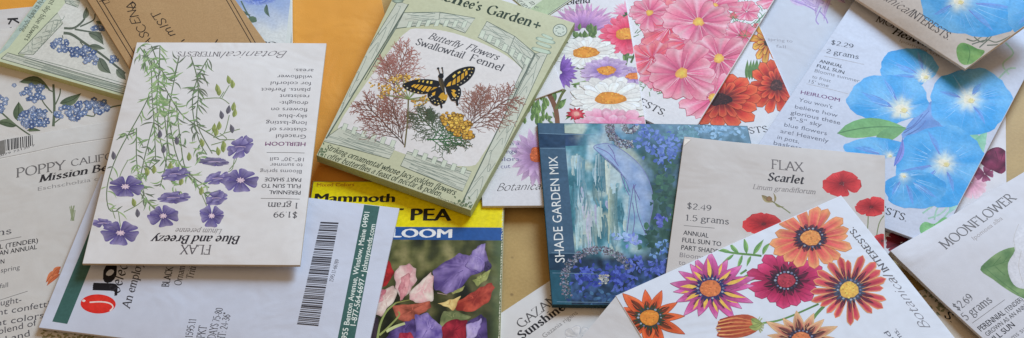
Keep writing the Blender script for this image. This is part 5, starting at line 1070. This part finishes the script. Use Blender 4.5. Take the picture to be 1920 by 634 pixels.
k.line([(168, 567), (190, 566), (206, 569), (212, 576), (206, 583)], 2.6, S(232, 214, 214)); k.blob(157, 564, 3.2, 2.4, S(236, 220, 220))
plain_text(pk, [("Johnny's", (207, 551), (268, 344), 8.4)], S(30, 28, 34), name='title', font='sans', bold=.5)
plain_text(pk, [("Selected Seeds", (223, 552), (270, 400), 4.2)], S(46, 44, 52), name='variety_name', font='script', slant=.3, bold=.35)
plain_text(pk, [("An employee-owned company", (243, 579), (312, 352), 3.2)], S(56, 54, 62), name='variety_name', slant=.22, bold=.1)
plain_text(pk, [("BLACK CUMIN", (316, 538), (334, 462), 2.6)], S(40, 40, 48), name='growing_text', bold=.5)
plain_text(pk, [("Ornamental", (339, 536), (353, 473), 2.6), ("Triticum", (361, 524), (374, 478), 2.6)], S(56, 54, 62), name='growing_text', bold=.1, slant=.15)
plain_text(pk, [("1595.11", (360, 634), (368, 598), 2.8), ("1 PKT", (381, 643), (388, 611), 2.8), ("DAYS 75-80", (403, 636), (418, 578), 2.8), ('HT: 24-36"', (420, 640), (433, 587), 2.8)], S(60, 58, 66), name='growing_text', thin=.4)
pk.finish()
# ------------------------------------------------------------------ blue flax, the topmost at left
pk = Packet('seed_packet', 'white flax packet with violet blue flowers and upside down text, topmost at left', 'seed packet', (155, 494), (562, 497), (257, 80), (11, 11.5, 10.5), T(196, 195, 199), th=1.0, bulge=1.5, group=GRP, seed=41, side=S(176, 166, 152), lumps=3)
DK = S(96, 92, 98)
plain_text(pk, [("FLAX", (397, 460), (340, 459.5), 3.9)], DK, name='title', thin=.42)
plain_text(pk, [("Blue and Breezy", (451, 443), (287, 442), 3.5)], S(54, 50, 58), name='variety_name', bold=.5, slant=.22)
plain_text(pk, [("Linum perenne", (417, 430), (331, 428), 2.2)], S(140, 136, 140), name='latin_name', slant=.25, thin=.45)
k = plain_text(pk, [("$1.99", (559, 398), (513, 397), 2.9), ("1 gram", (561, 381), (502, 380), 2.9)], S(84, 82, 88), name='price_text', thin=.42); rule(k, (489, 372), (562, 373.5)); rule(k, (500, 286), (571, 287))
plain_text(pk, [("PERENNIAL", (564, 358), (505, 357), 2.1), ("FULL SUN TO", (564, 346), (491, 345), 2.1), ("PART SHADE", (565, 334), (497, 333), 2.1)], S(52, 50, 58), name='growing_text', font='sans', bold=.12)
plain_text(pk, [("HEIRLOOM", (573, 267), (498, 266), 2.3)], S(110, 52, 104), name='growing_text', font='sans', bold=.13)
plain_text(pk, [("Blooms spring", (566, 319), (488, 318), 2.1), ("to summer", (568, 307), (507, 306), 2.1), ('18"-30" tall', (570, 296), (507, 295), 2.1)], S(96, 94, 102), name='growing_text', font='sans')
plain_text(pk, [("Graceful", (574, 253), (518, 252), 2.3), ("clusters of", (575, 240.5), (505, 239.5), 2.3), ("long-lasting", (575, 228), (499, 227), 2.3), ("sky-blue", (576, 215.5), (522, 214.5), 2.3), ("flowers on", (577, 203), (509, 202), 2.3), ("drought-", (578, 190.5), (524, 189.5), 2.3), ("resistant", (580, 178), (525, 177), 2.3), ("plants. Perfect", (582, 166), (490, 165), 2.3), ("for colorful", (584, 154), (508, 153), 2.3), ("wildflower", (586, 141.5), (520, 140.5), 2.3), ("areas.", (588, 129.5), (552, 129), 2.3)], S(86, 84, 92), name='growing_text', font='sans')
plain_text(pk, [("Botanical", (541, 96), (420, 97), 3.9)], S(110, 106, 112), name='maker_name', font='script', slant=.5)
plain_text(pk, [("INTERESTS.", (415, 97.5), (330, 97), 2.7)], S(100, 96, 102), name='maker_name')
STM = [[(262, 88), (282, 124), (285, 179), (289, 233), (292, 300)], [(300, 85), (298, 140), (294, 190), (300, 260), (318, 330)], [(336, 106), (321, 179), (314, 233), (312, 300), (300, 350)], [(358, 106), (369, 143), (372, 179), (370, 233), (398, 288)], [(390, 110), (372, 143), (361, 186), (365, 233), (376, 270), (388, 290)], [(280, 179), (262, 215), (220, 291), (201, 350), (204, 392), (222, 396)], [(303, 153), (330, 200), (354, 226), (412, 262)], [(270, 92), (292, 140), (306, 200), (312, 250), (318, 292)], [(284, 86), (302, 130), (322, 150), (336, 106)], [(256, 240), (256, 300), (262, 340)], [(288, 230), (270, 300), (258, 360)], [(318, 230), (334, 300), (370, 350), (404, 380)], [(330, 190), (338, 260), (350, 320), (392, 352)], [(300, 300), (268, 330), (262, 360), (290, 392)]]
k = pk.part('printed_stem')
for p in STM: k.line(p, 1.9, S(92, 114, 80), S(106, 120, 98))
for p in ([(376, 186), (412, 184), (430, 195)], [(412, 184), (420, 172)], [(416, 184), (430, 160)], [(400, 258), (420, 250), (430, 216)], [(420, 250), (450, 242)], [(396, 272), (425, 262), (412, 250)], [(412, 262), (440, 262)], [(222, 396), (226, 425)], [(232, 398), (255, 386), (268, 376)], [(210, 392), (216, 410)], [(440, 292), (436, 316), (428, 322)], [(430, 318), (440, 306), (444, 296)], [(355, 330), (372, 352), (390, 392)], [(222, 340), (228, 322), (240, 300)], [(262, 352), (280, 380), (296, 394)]): k.line(p, 1.6, S(120, 140, 100), S(130, 146, 116))
k = pk.part('printed_leaf')
LC = [S(118, 148, 102), S(130, 158, 112), S(106, 130, 96), S(98, 108, 94), S(146, 168, 124)]
def spray(p, n, lo, hi, pal, w=2.7):
    ps = smooth(p, False, 6)
    for i in range(n):
        j = rnd.randint(0, len(ps)-2); x, y = ps[j]; a = math.atan2(ps[j+1][1]-y, ps[j+1][0]-x)+rnd.choice((-1, 1))*rnd.uniform(.45, 1.25); d = rnd.uniform(lo, hi)
        k.leaf((x, y), (x+d*math.cos(a), y+d*math.sin(a)*.9), w, rnd.choice(pal), None, rnd.uniform(-.2, .2), rib=False, mod=60)
for i, p in enumerate(STM): spray(p, 24 if i in (0, 1, 7) else 19, 12, 28, LC if i not in (3, 4) else LC[2:4])
spray([(262, 100), (284, 130), (300, 110)], 20, 12, 26, LC); spray([(380, 130), (368, 190), (366, 240)], 22, 10, 24, LC[2:4]); spray([(236, 250), (222, 300)], 8, 12, 24, LC); spray([(310, 210), (340, 250), (380, 300)], 26, 10, 24, LC); spray([(250, 300), (262, 340), (280, 380)], 16, 10, 22, LC); spray([(290, 110), (296, 170), (300, 210)], 34, 12, 26, LC[:2]+LC[4:], 3.2); spray([(300, 210), (312, 290)], 18, 10, 22, LC); spray([(330, 300), (320, 340), (340, 360)], 20, 8, 18, LC)
k = pk.part('printed_bud')
for x, y, c in ((411, 172, 0), (408, 166, 0), (430, 150, 0), (436, 158, 0), (416, 216, 1), (426, 206, 1), (436, 200, 0), (438, 212, 0), (400, 240, 0), (410, 236, 0), (404, 248, 0), (410, 284, 0), (419, 278, 0), (420, 272, 0), (306, 280, 1), (332, 264, 1), (298, 252, 1), (277, 322, 0), (288, 318, 0), (252, 380, 0), (376, 358, 0), (213, 292, 1), (318, 312, 0), (338, 340, 0), (345, 322, 1), (354, 294, 0), (380, 268, 0), (258, 400, 1), (436, 242, 1)):
    k.leaf((x, y+8), (x+rnd.uniform(-4, 4), y-9), 9, S(112, 130, 72) if not c else S(92, 92, 100), S(176, 184, 120) if not c else S(120, 116, 132), .05)
VIO = [(0, S(74, 66, 110)), (.3, S(100, 92, 140)), (.7, S(120, 112, 158)), (1, S(146, 138, 178))]; LCN = S(206, 184, 206)
for x, y, a, b, rot in ((235, 350, 31, 20, .25), (226, 437, 33, 21, .3), (306, 405, 27, 20, .1), (397, 405, 23, 19, .4), (451, 338, 31, 21, .2)):
    f = small_flower(pk, x, y, a, b, VIO, LCN, 5, rot, label=None, wid=1.2, vein=S(74, 62, 132), streak=.14, edge=S(84, 72, 146), rough=.05, kind='notch')
    e = pk.part('flower_centre', parent=f)
    for i in range(8): q = .785*i; e.line([(x, y), (x+a*.26*math.cos(q), y+b*.26*math.sin(q))], 1.5, S(226, 204, 220))
for x, y, a, b, tl, cc in ((329, 327, 27, 12, -.12, 0), (325, 371, 30, 11, -.08, 0), (408, 335, 24, 11, -.25, 0), (406, 372, 22, 13, -.35, 0), (402, 304, 28, 8, .05, 1), (451, 276, 25, 17, -.6, 0), (192, 419, 20, 8, .1, 0)):
    f = pk.part('printed_flower', 'violet flax flower seen from the side'); st = VIO if not cc else [(t, mix(c, S(110, 108, 120), .5)) for t, c in VIO]
    f.petals(x, y, a, b, 5, st, wid=1.2, kind='notch', rot=.9, tilt=tl, inner=.02, rough=.1, streak=.2, edge=S(84, 72, 146)); f.petals(x-2, y-3, a*.7, b*.6, 4, [(t, mul(c, 1.2)) for t, c in st], wid=1.1, kind='notch', rot=.2, tilt=tl, inner=.02)
    f.line([(x-a*.4, y), (x, y-1), (x+a*.4, y)], 1.2, S(190, 170, 200))
pk.finish()
# ------------------------------------------------------------------ light: one large window behind the table, dim room
w = bpy.data.worlds.new('World'); sc.world = w; w.use_nodes = True
bg = w.node_tree.nodes['Background']; bg.inputs[0].default_value = (.36, .27, .18, 1); bg.inputs[1].default_value = 1
def lamp(name, loc, sx, sy, e, c):
    l = bpy.data.lights.new(name, 'AREA'); l.shape = 'RECTANGLE'; l.size, l.size_y, l.energy, l.color = sx, sy, e, c
    o = bpy.data.objects.new(name, l); col.objects.link(o); o.location = loc
    o.rotation_euler = (Vector((0, .0, 0))-Vector(loc)).to_track_quat('-Z', 'Y').to_euler()
lamp('window_light', (.7, 1.3, .9), .8, .65, 36, (.69, .96, 1.28))
sc.view_settings.view_transform = 'Standard'; sc.view_settings.look = 'None'; sc.view_settings.exposure = 0
